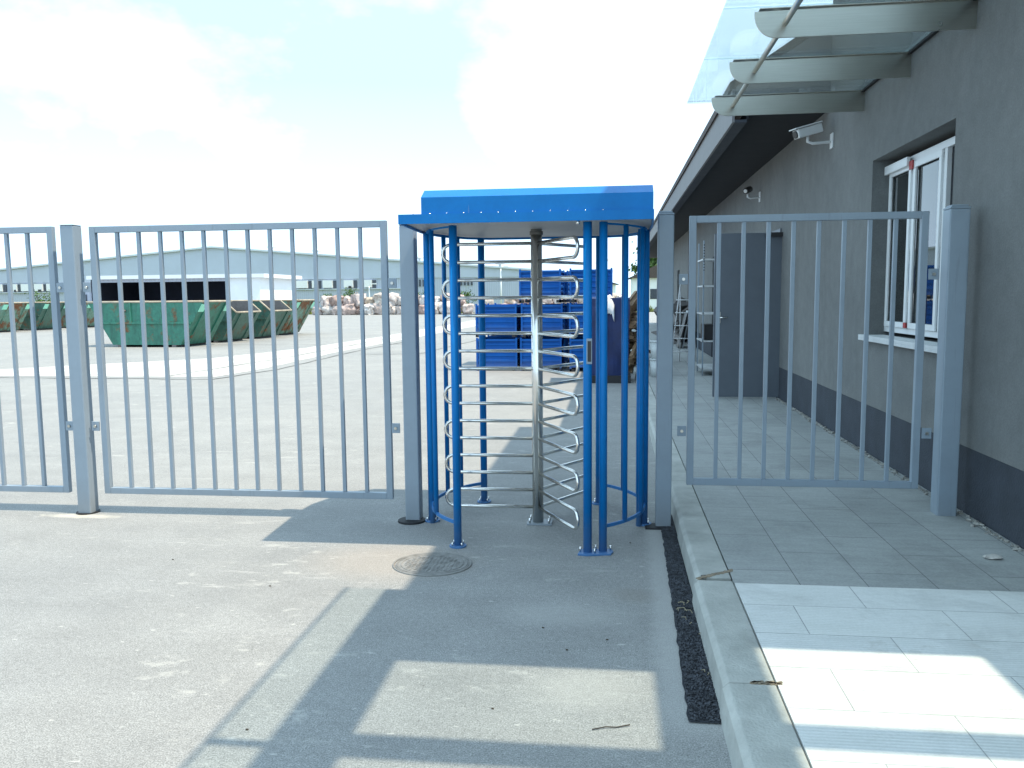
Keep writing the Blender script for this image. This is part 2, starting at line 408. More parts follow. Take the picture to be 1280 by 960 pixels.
# pale concrete drainage strip that bends away across the yard
up = [(-12.9, 19.6), (-10.9, 21.6), (-10.0, 26.0), (-9.6, 33.0), (-9.6, 60)]
lo = [(-7.2, 60), (-7.9, 33), (-8.2, 24), (-8.0, 18.2), (-8.2, 16.3), (-13.6, 16.4)]
struct(sheet('concrete_strip', ragged([(-14.8, 17.6)] + up + lo, .03, .8, 1), .004, M['concrete']))
def seam(pts, w, z=.008, seed=3):
    random.seed(seed); b = MB()
    fine = []
    for p, q in zip(pts, pts[1:]):
        p = Vector(p); q = Vector(q); k = max(2, int((q-p).length/.5))
        for j in range(k): fine.append(p.lerp(q, j/k) + Vector((random.uniform(-.03, .03), random.uniform(-.03, .03))))
    fine.append(Vector(pts[-1])); L = []
    for i, p in enumerate(fine):
        t = (fine[min(i+1, len(fine)-1)] - fine[max(i-1, 0)]).normalized(); n = Vector((-t.y, t.x))
        ww = w*random.uniform(.5, 1.2); L.append((b.bm.verts.new((*(p+n*ww), z)), b.bm.verts.new((*(p-n*ww), z))))
    for a, c in zip(L, L[1:]): b.bm.faces.new((a[0], a[1], c[1], c[0]))
    return b
b = seam([(-30, 16.7), (-13, 16.05), (-8.0, 15.8), (-7.6, 18), (-7.75, 24), (-7.5, 31)], .035)
struct(b.build('ground_seam', M['tar']))
struct(seam([(-9.3, 16.5), (-8.9, 21.8), (-8.8, 33)], .03, .009, 4).build('ground_seam', M['tar']))
struct(seam([(-7.2, 23.0), (-5.5, 23.1), (-5.0, 31)], .03, .008, 5).build('ground_seam', M['tar']))
struct(seam([(-3.4, 28.2), (-14, 28.0)], .03, .009, 6).build('ground_seam', M['tar']))

# ------------------------------------------------------------------ kerb, pavement, gravel strip
KX0, KX1, PZ = .43, .62, .13
KG = 'kerb stones along the pavement'
def kerb_profile(b, y0, y1, dx=0):
    b.prism_y([(KX0-.012+dx, -.02), (KX1, -.02), (KX1, PZ), (KX0+.022+dx, PZ), (KX0+dx, PZ-.022)], y0, y1)
ys = [-3.0, -1.15, .85, 1.95, 3.1, 4.26]
kb = MB()
for i in range(len(ys)-1): kerb_profile(kb, ys[i]+.004, ys[i+1]-.004, (.0, .0, -.008, -.01, -.005)[i])
y = 4.30
while y < 46: kerb_profile(kb, y, y+1.146, random.uniform(-.004, .004)+.012); y += 1.15
struct(kb.build('kerb', M['kerb'], bevel=.006), 'pale concrete kerb along the pavement')
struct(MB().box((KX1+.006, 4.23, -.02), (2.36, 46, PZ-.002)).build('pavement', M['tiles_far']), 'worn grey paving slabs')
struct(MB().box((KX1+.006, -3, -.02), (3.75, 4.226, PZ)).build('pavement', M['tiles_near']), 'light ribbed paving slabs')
# chipped mortar at the kerb joints
b = seam([(.45, 4.275), (.53, 4.335), (.635, 4.425)], .009, PZ+.0005, 77); b.build('kerb_joint', M['rubber'])['kind'] = 'structure'
b = MB(); random.seed(5)
for k in range(170):
    t = random.random(); x = .44+t*.2; yy = 4.27+t*.15+random.uniform(-.014, .014)
    s_ = random.uniform(.003, .010); b.cbox((x, yy, PZ+.001), (s_*1.6, s_, s_*.5), random.random()*3)
for k in range(25):
    t = random.random(); b.cbox((.53+t*.11, 3.105+random.uniform(-.01, .01), PZ+.001), (random.uniform(.01, .03), .008, .006), random.random()*.6)
tag(b.build('mortar_crumbs', M['tanmortar']), 'brown mortar crumbs in the kerb joints', 'rubble', kind='stuff')
b = MB()
for k in range(380):
    yy = random.uniform(4.45, 12.0); s_ = random.uniform(.006, .022)
    b.cbox((2.335-abs(random.gauss(0, .025)), yy, PZ+s_*.2), (s_*1.5, s_, s_*.7), random.random()*3, random.random())
tag(b.build('mortar_crumbs', M['mortar']), 'pale mortar crumbs where the wall meets the paving', 'rubble', kind='stuff')
gp = ragged([(.29, 3.02), (.43, 3.02), (.44, 6.0), (.345, 6.0)], .006, .06, 9)
struct(sheet('gravel_strip', gp, .006, M['gravel']), 'dark grit strip beside the kerb')
b = MB(); random.seed(11)
for k in range(5200):
    yy = random.uniform(3.03, 5.98); t = (yy-3)/3; x = random.uniform(.295+.05*t, .425); s_ = random.uniform(.002, .0058)
    n0 = len(b.bm.verts); bmesh.ops.create_icosphere(b.bm, subdivisions=1, radius=s_) if k % 8 == 0 else b.cbox((0, 0, 0), (s_*1.7, s_*1.4, s_), random.random()*3, random.random()*3)
    b.bm.verts.ensure_lookup_table()
    for v in b.bm.verts[n0:]: v.co += Vector((x, yy, .008+s_*.3))
tag(b.build('gravel', M['pebble']), 'dark crushed stone filling the strip beside the kerb', 'gravel', kind='stuff')

# pale concrete edge beside the grit strip and cement patch under the fence post

# ------------------------------------------------------------------ manhole
mh = thing('manhole_cover', 'round patterned iron manhole cover in front of the turnstile', 'manhole cover', (-1.075, 4.76, 0))
mh.scale = (1.05, .95, 1)
b = MB()
b.tube([(.224*math.cos(a*math.pi/24), .224*math.sin(a*math.pi/24), .003) for a in range(48)], .006, 6, closed=True)
b.build('frame_ring', M['manhole'], mh)
MB().disc((0, 0), .212, .0, .005, 48).build('lid', M['manhole'], mh)
b = MB()
for rr in (.202, .178): b.tube([(rr*math.cos(a*math.pi/24), rr*math.sin(a*math.pi/24), .006) for a in range(48)], .0035, 5, closed=True)
for k in range(-6, 7):
    for j in range(-6, 7):
        x, y_ = k*.024, j*.024
        if math.hypot(x, y_) > .158: continue
        q = (k//2+j//2) % 2
        b.cbox((x, y_, .0065), (.021, .007, .004) if q else (.007, .021, .004), R(45))
b.build('raised_pattern', M['manhole'], mh)

# ------------------------------------------------------------------ fence
FY = 5.75
FG = 'grey steel bar fence panels'; PG = 'grey square fence posts'
def bracket(parent, x, z, side, y=-.035):
    o = MB().box((x-.03, y-.012, z-.035), (x+.03, y, z+.035)).build('bracket', M['fence'], parent, .002)
    MB().tube([(x, y-.012, z), (x, y-.022, z)], .011, 8).build('bolt', M['steel'], o)
def panel(x0, x1, z0, z1, bars, label, brk):
    t = thing('bar_fence', label, 'fence', ((x0+x1)/2, FY, 0), 0, FG); ox = (x0+x1)/2
    fr = MB(); w, d = .046, .02
    a, c = x0-ox, x1-ox
    fr.box((a, -d, z0), (a+w, d, z1)); fr.box((c-w, -d, z0), (c, d, z1))
    fr.box((a+w, -d, z1-w), (c-w, d, z1)); fr.box((a+w, -d, z0), (c-w, d, z0+w))
    fr.build('frame', M['fence'], t, .003)
    for x in bars:
        MB().box((x-ox-.013, -.013, z0+w), (x-ox+.013, .013, z1-w)).build('bar', M['fence'], t, .0025)
    for x, z in brk: bracket(t, x-ox, z, 0, -.012)
    return t
def fpost(x, z0, z1, label, w=.105, y=FY-.012, cap='flat'):
    t = thing('fence_post', label, 'fence post', (x, y, 0), 0, PG)
    h = w/2
    MB().box((-h, -h, z0), (h, h, z1)).build('shaft', M['fence'], t, .008)
    c = MB()
    if cap == 'flat': c.box((-h-.002, -h-.002, z1), (h+.002, h+.002, z1+.006))
    else:
        k = .045
        c.box((-h, -h, z1), (h, h, z1+.012))
        c.prism([(-h+.012, -h+.012), (h-.012, -h+.012), (h-.012, h-.012), (-h+.012, h-.012)], z1+.0125, z1+.026)
    c.build('cap', M['fence'], t, .003)
    return t
bar0 = [-3.60+i*(3.60-1.77)/11 for i in range(12)]
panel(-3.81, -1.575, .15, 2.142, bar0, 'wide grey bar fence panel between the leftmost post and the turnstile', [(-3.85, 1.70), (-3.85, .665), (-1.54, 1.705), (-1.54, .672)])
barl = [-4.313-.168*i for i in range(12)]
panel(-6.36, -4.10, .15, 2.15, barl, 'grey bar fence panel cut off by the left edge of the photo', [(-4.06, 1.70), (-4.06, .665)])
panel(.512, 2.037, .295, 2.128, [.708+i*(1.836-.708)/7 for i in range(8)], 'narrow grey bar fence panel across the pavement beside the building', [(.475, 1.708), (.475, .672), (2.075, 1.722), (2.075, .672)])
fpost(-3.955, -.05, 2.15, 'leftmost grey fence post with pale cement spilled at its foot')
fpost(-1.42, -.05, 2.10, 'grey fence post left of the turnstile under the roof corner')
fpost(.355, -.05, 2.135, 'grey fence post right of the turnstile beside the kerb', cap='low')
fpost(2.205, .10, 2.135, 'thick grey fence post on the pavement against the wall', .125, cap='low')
fpost(-6.50, -.05, 2.15, 'grey fence post outside the left edge')
b = MB()
b.disc((0, 0), .1, -.01, .014, 20); o = b.build('rubber_pad', M['rubber'], None, .004, (-1.43, 5.70, 0)); tag(o, 'black rubber pad around the post foot left of the turnstile', 'rubber pad')
o = MB().prism([(-.13, -.05), (.14, -.05), (.14, .09), (-.13, .09)], -.01, .009).build('rubber_pad', M['rubber'], None, 0, (.36, 5.68, 0)); tag(o, 'black sealing pad under the post foot beside the kerb', 'rubber pad')
o = MB().disc((0, 0), .085, -.01, .008, 16).build('rubber_pad', M['rubber'], None, 0, (-3.96, 5.74, 0)); tag(o, 'dark pad around the leftmost post foot', 'rubber pad')

# ------------------------------------------------------------------ turnstile
TC = Vector((-.52, 5.73)); TR = .745
ts = thing('turnstile', 'full height blue turnstile with stainless steel rotor arms under its own roof', 'turnstile', (TC.x, TC.y, 0))
def tp(a, r=TR): return (r*math.cos(R(a)), r*math.sin(R(a)))
def tl(x, y): return (x-TC.x, y-TC.y)
def flange(parent, x, y, r=.055, bolts=4):
    f = MB().disc((x, y), r, 0, .012, 20).build('base_flange', M['blue'], parent, .002)
    for k in range(bolts):
        a = math.pi/4+k*math.pi/2
        MB().tube([(x+r*.78*math.cos(a), y+r*.78*math.sin(a), .012), (x+r*.78*math.cos(a), y+r*.78*math.sin(a), .034)], .006, 8).build('anchor_bolt', M['chrome'], f)
def cpost(x, y, r=.0255, fl=True, z1=2.045):
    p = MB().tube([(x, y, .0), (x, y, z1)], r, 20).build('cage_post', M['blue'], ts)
    if fl: flange(ts, x, y)
def cbar(x, y, r=.0165): MB().tube([(x, y, .15), (x, y, 2.045)], r, 14).build('cage_bar', M['blue'], ts)
FL, FR1, FR2 = tl(-.986, 5.13), tl(-.150, 5.06), tl(-.055, 5.085)
LP, RP, BL, BR = tl(-1.283, 5.72), tl(.222, 5.76), tl(-.995, 6.30), tl(-.10, 6.32)
cpost(*FL); cpost(*LP, .027); cpost(*RP, .028); cpost(*BL); cpost(*BR)
cpost(*FR1, .027, False); cpost(*FR2, .0255, False)
p = MB().prism([(FR1[0]-.06, FR1[1]-.05), (FR1[0], FR1[1]-.062), (FR2[0]+.05, FR2[1]-.055), (FR2[0]+.065, FR2[1]), (FR2[0]+.05, FR2[1]+.05), (FR1[0]-.045, FR1[1]+.05)], 0, .012).build('base_plate', M['blue'], ts, .002)
for x, y in ((FR1[0]-.045, FR1[1]+.0), (FR1[0]+.045, FR1[1]-.03), (FR2[0]+.047, FR2[1]+.02), (FR1[0]+.05, FR1[1]+.05)):
    MB().tube([(x, y, .012), (x, y, .04)], .006, 8).build('anchor_bolt', M['chrome'], p)
cpost(LP[0]+.012, LP[1]-.05, .0165, False); cpost(RP[0]-.035, RP[1]-.045, .019, False)
for a in (208, 160, 147): cbar(*tp(a))
for a in (-36, -17, 18, 36): cbar(*tp(a))
def arcring(a0, a1, z, h=.025, w=.012):
    b = MB(); n = 26; inn = []; 
    for k in range(n+1):
        a = R(a0+(a1-a0)*k/n); q = []
        for rr in (TR-w/2+.0, TR+w/2):
            for zz in (z, z+h): q.append(b.bm.verts.new((rr*math.cos(a), rr*math.sin(a), zz)))
        inn.append(q)
    for A, B in zip(inn, inn[1:]):
        for i, j in ((0, 1), (1, 3), (3, 2), (2, 0)): b.bm.faces.new((A[i], A[j], B[j], B[i]))
    b.bm.faces.new((inn[0][0], inn[0][1], inn[0][3], inn[0][2])); b.bm.faces.new((inn[-1][0], inn[-1][1], inn[-1][3], inn[-1][2]))
    return b.build('cage_ring', M['blue'], ts)
for z, h in ((.14, .022), (2.034, .012)): arcring(130, 232, z, h); arcring(-53, 54, z, h)
# roof plate with turned-down edge, upper housing, pale underside
OUT = [(-1.29, 4.97), (.24, 4.97), (.262, 5.55), (.258, 5.95), (.20, 6.25), (.10, 6.42), (-.1, 6.5), (-.95, 6.5), (-1.12, 6.40), (-1.22, 6.2), (-1.305, 5.95), (-1.325, 5.72)]
OUT = [tl(*p) for p in OUT]
IN = [(x*.985, y*.985) for x, y in OUT]
b = MB(); n = len(OUT)
o0 = [b.bm.verts.new((x, y, 2.045)) for x, y in OUT]; o1 = [b.bm.verts.new((x, y, 2.102)) for x, y in OUT]; i0 = [b.bm.verts.new((x, y, 2.045)) for x, y in IN]; i1 = [b.bm.verts.new((x, y, 2.066)) for x, y in IN]
for k in range(n):
    j = (k+1) % n
    b.bm.faces.new((o0[k], o0[j], o1[j], o1[k])); b.bm.faces.new((i0[k], i0[j], o0[j], o0[k])); b.bm.faces.new((i0[k], i0[j], i1[j], i1[k]))
b.bm.faces.new(o1); 
b.build('roof_plate', M['blue'], ts)
b = MB(); b.prism([(x*.984, y*.984) for x, y in OUT], 2.060, 2.066); b.build('underside_sheet', M['ptfe'], ts)
b = MB(); x0, x1 = -1.15-TC.x, .236-TC.x; y0, y1 = 4.985-TC.y, 6.2-TC.y
prof = [(y0, 2.103), (y0, 2.202), (y0+.10, 2.255), (y1-.06, 2.255), (y1, 2.202), (y1, 2.103)]
A = [b.bm.verts.new((x0, y, z)) for y, z in prof]; B = [b.bm.verts.new((x1, y, z)) for y, z in prof]
b.bm.faces.new(A); b.bm.faces.new(B[::-1])
for k in range(len(prof)): j = (k+1) % len(prof); b.bm.faces.new((A[k], A[j], B[j], B[k]))
b.build('drive_housing', M['blue'], ts)
for k in range(12):
    x = -1.20+k*.104-TC.x
    MB().tube([(x, 4.978-TC.y, 2.102), (x, 4.978-TC.y, 2.107)], .0045, 8).build('rivet', M['chrome'], ts)
o = MB().tube([(-.205-TC.x, 4.99-TC.y, 2.045), (-.205-TC.x, 4.99-TC.y, 2.025)], .011, 10).build('indicator_lamp', M['chrome'], ts)
# rotor
rot = MB().tube([(0, 0, .012), (0, 0, 2.06)], .039, 28).build('rotor_column', M['chrome'], ts)
MB().tube([(0, 0, 2.022), (0, 0, 2.045)], .046, 24).build('bearing_collar', M['iron'], rot)
bp = MB().box((-.075, -.065, 0), (.10, .065, .012)).build('base_plate', M['fence'], rot, .002)
for x, y in ((-.055, -.045), (.08, -.045), (.08, .045), (-.055, .045)): MB().tube([(x, y, .012), (x, y, .045)], .007, 8).build('anchor_bolt', M['chrome'], rot)
dz = (1.965-.117)/15
for ang in (181, -62, 58):
    ca, sa = math.cos(R(ang)), math.sin(R(ang))
    for k in range(8):
        z0 = .117+2*k*dz; z1 = z0+dz; Rr = .655; q = dz/2
        rc = .038
        pts = [(.03, z0), (Rr-q-.05, z0)]
        # corner-rounded end as in a bent tube
        for j in range(9):
            a = -math.pi/2+math.pi*j/8
            pts.append((Rr-q+q*math.cos(a), z0+q+q*math.sin(a)))
        pts += [(Rr-q-.05, z1), (.03, z1)]
        MB().tube([(r*ca, r*sa, z) for r, z in pts], .0118, 10).build('rotor_arm', M['chrome'], rot)
# card reader in the front right post
f = MB().box((FR1[0]-.006, FR1[1]-.031, 1.19), (FR1[0]+.028, FR1[1]-.02, 1.345)).build('card_reader', M['fence'], ts, .002)
MB().box((FR1[0]+.001, FR1[1]-.034, 1.205), (FR1[0]+.022, FR1[1]-.0312, 1.33)).build('reader_window', M['black'], f, .001)

# ------------------------------------------------------------------ building
WX = 2.35
bl = thing('building', 'long single storey grey plastered building with dark plinth right of the fence', 'building', (WX, 9, 0))
def L(p): return (p[0]-WX, p[1]-9, p[2])
def bbox(b, a, c): return b.box(L(a), L(c))
wy0, wy1, wz0, wz1 = 6.2, 8.05, 1.22, 2.80
T = .28
b = MB()   # wall of the nearer block, with window opening
bbox(b, (WX, 4.4, .575), (WX+T, wy0, 4.9)); bbox(b, (WX, wy1, .575), (WX+T, 9.66, 4.9))
bbox(b, (WX, wy0, .575), (WX+T, wy1, wz0-.002)); bbox(b, (WX, wy0, wz1), (WX+T, wy1, 4.9))
bbox(b, (WX+T, 4.4, .575), (3.6, 4.4+T, 4.9))
bbox(b, (3.6, -3, .0), (3.6+T, 4.4, 3.6))
b.build('wall', M['plaster'], bl)
b = MB()   # wall of the far block with door openings
for y0_, y1_ in ((9.661, 12.15), (13.15, 19.2), (20.2, 30), (31, 45)): bbox(b, (WX, y0_, .575), (WX+T, y1_, 3.62))
for y0_, y1_ in ((12.15, 13.15), (19.2, 20.2), (30, 31)): bbox(b, (WX, y0_, 2.5), (WX+T, y1_, 3.62))
bbox(b, (WX, 45, 0), (9, 45.2, 3.62))
b.build('wall', M['plaster'], bl)
b = MB()
bbox(b, (WX+.002, 4.402, .0), (WX+T, 12.15, .573)); bbox(b, (WX+.002, 13.15, 0), (WX+T, 19.2, .573)); bbox(b, (WX+.002, 20.2, 0), (WX+T, 30, .573)); bbox(b, (WX+.002, 31, 0), (WX+T, 45, .573))
bbox(b, (WX+T, 4.402, 0), (3.6, 4.4+T, .573))
b.build('plinth', M['plinth'], bl)
# dark inside volumes behind openings
b = MB(); bbox(b, (WX+1.6, 4.8, .1), (WX+1.7, 44, 3.4)); bbox(b, (WX+T, 4.8, .05), (WX+1.6, 44, .1)); bbox(b, (WX+T+.01, 4.8, 3.4), (WX+1.7, 44, 3.45)); b.build('interior_wall', M['dark'], bl)
# nearer block: flat slab roof projecting over the pavement
b = MB(); bbox(b, (1.425, 3.86, 4.92), (8, 9.66, 5.24)); b.build('roof_slab', M['fascia'], bl)
# far block: pitched roof
EX, EZ = 1.31, 3.875; sl = .66/1.02
def roofpt(x, dz=0): return EZ+(x-EX)*sl+dz
b = MB()
RX = 6.3
b.prism_y([(EX-WX-.03, EZ-.03), (RX-WX, roofpt(RX)), (RX-WX, roofpt(RX)+.09), (EX-WX-.03, EZ+.06)], .665, 36.6)
b.prism_y([(RX-WX, roofpt(RX)), (11.3-WX, EZ-.03), (11.3-WX, EZ+.06), (RX-WX, roofpt(RX)+.09)], .665, 36.6)
b.build('roof', M['rooftile'], bl)
b = MB()
b.prism_y([(EX-WX, 3.50), (EX-WX+.03, 3.50), (EX-WX+.03, EZ-.01), (EX-WX, EZ-.01)], .667, 36.5)
b.build('fascia', M['fascia'], bl, .003)
b = MB(); b.box((EX-WX+.031, .667, 3.50), (EX-WX+.16, 36.5, 3.53)); b.build('fascia_trim', M['plinth'], bl)
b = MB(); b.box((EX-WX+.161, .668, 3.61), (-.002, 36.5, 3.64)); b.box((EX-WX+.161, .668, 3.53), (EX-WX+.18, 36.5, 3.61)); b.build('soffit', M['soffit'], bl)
b = MB(); b.prism_y([(EX-WX+.04, 3.70), (3.6, 3.70), (3.6, roofpt(WX+3.6)-.02), (EX-WX+.04, roofpt(EX+.04)-.02)], .67, .75); b.build('gable_end', M['fascia'], bl)
# window
wf = MB()
X0, X1 = 2.50, 2.56
def wfb(b, y0_, y1_, z0_, z1_, xa=X0, xb=X1): bbox(b, (xa, y0_, z0_), (xb, y1_, z1_))
wfb(wf, wy0, wy1, wz0+.03, wz0+.08); wfb(wf, wy0, wy1, wz1-.11, wz1-.05); wfb(wf, wy0, wy0+.05, wz0+.08, wz1-.11); wfb(wf, wy1-.05, wy1, wz0+.08, wz1-.11)
for ym in (7.42, 6.76): wfb(wf, ym-.03, ym+.03, wz0+.08, wz1-.11)
wf = wf.build('window_frame', M['pvc'], bl, .004)
for (a, c) in ((7.45, 8.0), (6.79, 7.39)):
    s_ = MB(); x0s, x1s = X0-.018, X0-.001
    for q in ((a, c, wz0+.082, wz0+.13), (a, c, wz1-.165, wz1-.112), (a, a+.05, wz0+.13, wz1-.165), (c-.05, c, wz0+.13, wz1-.165)): bbox(s_, (x0s, q[0], q[2]), (x1s, q[1], q[3]))
    s_ = s_.build('sash', M['pvc'], wf, .003)
    g_ = MB(); bbox(g_, (X0+.012, a+.03, wz0+.1), (X0+.018, c-.03, wz1-.14)); g_.build('pane', M['glass_window'], wf)
g_ = MB(); bbox(g_, (X0+.035, 6.25, wz0+.08), (X0+.04, 6.73, wz1-.11)); g_.build('pane', M['dark'], wf)
b = MB(); bbox(b, (X0-.05, 7.46, wz1-.135), (X0-.02, 8.04, wz1-.06)); b.build('shutter_box', M['pvc'], wf, .004)
b = MB(); bbox(b, (X0-.03, 7.38, wz1-.17), (X0-.019, 7.46, wz1-.10)); b.build('sticker', M['red'], wf)
b = MB(); bbox(b, (X0-.03, 7.40, wz0+.085), (X0-.019, 7.46, wz0+.13)); b.build('sticker', M['red'], wf)
b = MB(); bbox(b, (WX-.055, 6.12, wz0-.028), (X0, 8.13, wz0)); bbox(b, (WX-.055, 6.12, wz0-.05), (WX-.049, 8.13, wz0-.0281)); b.build('window_sill', M['sill'], bl, .003)
b = MB(); bbox(b, (WX+.151, wy0-.1, wz0-.1), (WX+.18, wy0-.005, wz1+.1)); b.build('shutter_rail', M['black'], bl)
# door leaf standing open across the pavement
dl = MB(); bbox(dl, (1.43, 12.08, .145), (2.42, 12.125, 2.46)); dl = dl.build('door_leaf', M['door'], bl, .003)
h = MB(); h.tube([L((1.50, 12.08, 1.28)), L((1.50, 12.03, 1.28)), L((1.62, 12.03, 1.285))], .010, 8); h.build('handle', M['chrome'], dl)
b = MB(); bbox(b, (1.475, 12.072, 1.20), (1.525, 12.08, 1.36)); b.build('lock_plate', M['steel'], dl)
b = MB(); bbox(b, (WX-.02, 12.13, .13), (WX+.12, 12.16, 2.52)); bbox(b, (WX-.02, 13.13, .13), (WX+.12, 13.16, 2.52)); bbox(b, (WX-.02, 12.16, 2.46), (WX+.12, 13.13, 2.52)); b.build('door_frame', M['door'], bl)
b = MB(); bbox(b, (2.12, 12.02, 2.40), (2.36, 12.07, 2.46)); b.build('door_closer', M['black'], dl)
for y in (25.5, 33.0): MB().tube([L((WX-.06, y, .13)), L((WX-.06, y, 3.5))], .045, 10).build('downpipe', M['rooftile'], bl)
b = MB(); bbox(b, (WX-.012, 5.05, .60), (WX-.002, 5.06, .61)); b.bm.free()

# glass entrance canopy on the wall
cn = thing('glass_canopy', 'glass canopy on brushed steel brackets above the window', 'canopy', (WX, 7, 3.3))
def C(p): return (p[0]-WX, p[1]-7, p[2]-3.3)
def beam(y, xt=.94, zb=3.31, zt=3.50, th=.012):
    pts = [(WX, zb), (WX, zt), (xt-.0, zt-.015)]
    n = 10; rad = .15
    for k in range(n+1):
        a = math.pi + (math.pi/2)*k/n
        pts.append((xt+rad+rad*math.cos(a), zb+rad+rad*math.sin(a)))
    o = MB(); o.prism_y([(x-WX, z-3.3) for x, z in pts], y-7-th/2, y-7+th/2)
    o.box(C((xt+.03, y-.03, zt-.006+.0)), C((WX, y+.03, zt)))
    return o.build('bracket', M['steel'], cn, .0015)
for y in (8.38, 7.15, 5.94, 4.73): beam(y)
MB().tube([C((1.14, 4.60, 3.405)), C((1.14, 8.40, 3.405))], .02, 14).build('tie_tube', M['steel'], cn)
for a, c in ((5.945, 7.146), (7.154, 8.72), (4.42, 5.935)):
    MB().box(C((.735, a, 3.508)), C((WX-.002, c, 3.524))).build('glass_sheet', M['glass_canopy'], cn)
b = MB(); b.box(C((WX-.03, 4.42, 3.488)), C((WX-.001, 8.70, 3.507))); b.build('wall_seal', M['rubber'], cn)

# second canopy: unseen frame added overhead, bays shaped to cast the foreground shade
ec = thing('unseen_shade_canopy', 'unseen steel canopy with glazed bays added to cast the foreground shade', 'canopy', (2, 2, 3.6))
def E_(p): return (p[0]-2, p[1]-2, p[2]-3.6)
b = MB()
rows = [(3.15, 4.03), (2.37, 2.53), (1.60, 1.76), (.85, 1.0), (-.6, .2)]
for y0_, y1_ in rows: b.box(E_((.53, y0_, 3.58)), E_((4.3, y1_, 3.62)))
prev = None
ysb = sorted(rows)
for (a0, a1), (b0, b1) in zip(ysb, ysb[1:]):
    for x0_, x1_ in ((.53, .81), (1.95, 2.29), (3.20, 4.3)): b.box(E_((x0_, a1, 3.58)), E_((x1_, b0, 3.62)))
b.build('frame', M['steel'], ec)
b = MB()
for (a0, a1), (b0, b1) in zip(ysb, ysb[1:]):
    for x0_, x1_ in ((.81, 1.95), (2.29, 3.20)): b.box(E_((x0_+.001, a1+.001, 3.60)), E_((x1_-.001, b0-.001, 3.61)))
b.box(E_((.31, -.6, 3.60)), E_((.529, 4.03, 3.61)))
b.build('glass_sheet', M['glass_canopy'], ec)
b = MB(); b.box(E_((.295, -.6, 3.598)), E_((.309, 4.04, 3.612))); b.box(E_((.31, 2.40, 3.588)), E_((.529, 2.45, 3.599))); b.build('rim_profile', M['steel'], ec)
for y_ in (-.3, 3.8): MB().box(E_((3.45, y_, .13)), E_((3.55, y_+.1, 3.58))).build('leg', M['steel'], ec)

# ------------------------------------------------------------------ cameras on the wall
def cctv(label, y, z, reach, white, rz):
    t = thing('security_camera', label, 'security camera', (WX, y, z), 0, 'security cameras on the wall')
    m = M['camwhite']
    MB().box((-.018, -.05, -.09), (-.001, .05, .07)).build('wall_plate', m, t, .004)
    MB().tube([(-.02, 0, -.02), (-reach*.8, 0, -.03), (-reach, 0, -.01), (-reach, 0, .05)], .016, 10).build('arm', m, t)
    bm_ = m if white else M['black']
    d = Vector((math.cos(rz), math.sin(rz), -.30)).normalized(); c = Vector((-reach, 0, .10))
    if white:
        b = MB(); b.cbox(c, (.30, .115, .095), rz, 0, R(16)); hb = b.build('housing', bm_, t, .012)
        b = MB(); b.cbox(c+Vector((0, 0, .062))+d*.03, (.33, .14, .012), rz, 0, R(16)); b.build('sun_shield', bm_, hb, .003)
        MB().tube([c+d*.14, c+d*.165], .04, 16).build('lens', M['black'], hb)
    else:
        hb = MB().tube([c-d*.09, c-d*.08, c+d*.07, c+d*.085], [.03, .048, .05, .046], 18).build('housing', bm_, t)
        MB().tube([c+d*.085, c+d*.09], .03, 14).build('lens', M['camwhite'], hb)
cctv('white box security camera under the end of the glass canopy', 9.5, 3.25, .26, True, R(200))
cctv('small dark security camera on white arm further along the wall', 13.9, 3.17, .20, False, R(235))

# ------------------------------------------------------------------ clutter by the wall
t = thing('shelf_rack', 'tall slotted metal shelf rack standing behind the open door', 'shelf rack', (1.86, 15.9, PZ))
for x, y in ((-.22, -.45), (.22, -.45), (-.22, .45), (.22, .45)):
    p = MB().box((x-.011, y-.02, 0), (x+.011, y+.02, 2.45))
    p.build('post', M['white'] if x > 0 and y < 0 else M['fence'], t)
b = MB()
for k in range(10): b.box((-.228, -.4725, 2.36-k*.05), (-.21, -.4705, 2.38-k*.05))
b.build('slot', M['black'], t)
for z in (.12, .62, 1.12, 1.62, 2.1): MB().box((-.24, -.47, z), (.24, .47, z+.025)).build('shelf', M['sill'], t)
MB().box((-.19, -.42, .66), (.15, .2, .93)).build('storage_box', M['black'], t)
t = thing('leaning_board', 'pale boards leaning with a black panel against the wall', 'board', (2.12, 24.0, PZ))
MB().cbox((-.08, 0, .52), (.03, 1.0, 1.05), 0, 0, R(10)).build('board', M['panelwhite'], t)
MB().cbox((-.17, -.2, .5), (.03, .8, 1.0), 0, 0, R(14)).build('panel', M['black'], t)
t = thing('step_ladder', 'thin pale step ladder standing by the wall on the pavement', 'ladder', (1.50, 18.4, PZ))
for sx in (-.18, .18):
    MB().tube([(sx-.05, 0, 0), (sx*.7+.1, .15, 1.72)], .011, 8).build('rail', M['white'], t)
    MB().tube([(sx+.18, .45, 0), (sx*.7+.1, .15, 1.70)], .012, 8).build('rail', M['white'], t)
for k in range(5): MB().tube([(-.2+k*.02, .03*k, .28*k+.25), (.15+k*.015, .03*k, .28*k+.25)], .012, 6).build('rung', M['white'], t)
BG = 'white buckets by the pavement edge'
def bucket(loc, label):
    t = thing('bucket', label, 'bucket', loc, 0, BG)
    MB().tube([(0, 0, 0), (0, 0, .30)], [.115, .145], 20).build('body', M['bucket'], t)
    MB().tube([(0, 0, .30), (0, 0, .325)], .152, 20).build('lid', M['bucket'], t)
    MB().tube([(.15*math.cos(a*math.pi/10), .15*math.sin(a*math.pi/10)-.0, .26-.10*math.sin(a*math.pi/10)) for a in range(11)], .004, 5).build('handle', M['steel'], t)
bucket((.82, 15.3, PZ), 'white plastic bucket on the pavement, lower of the two stacked')
bucket((.82, 15.3, PZ+.326), 'white plastic bucket standing on the other bucket')
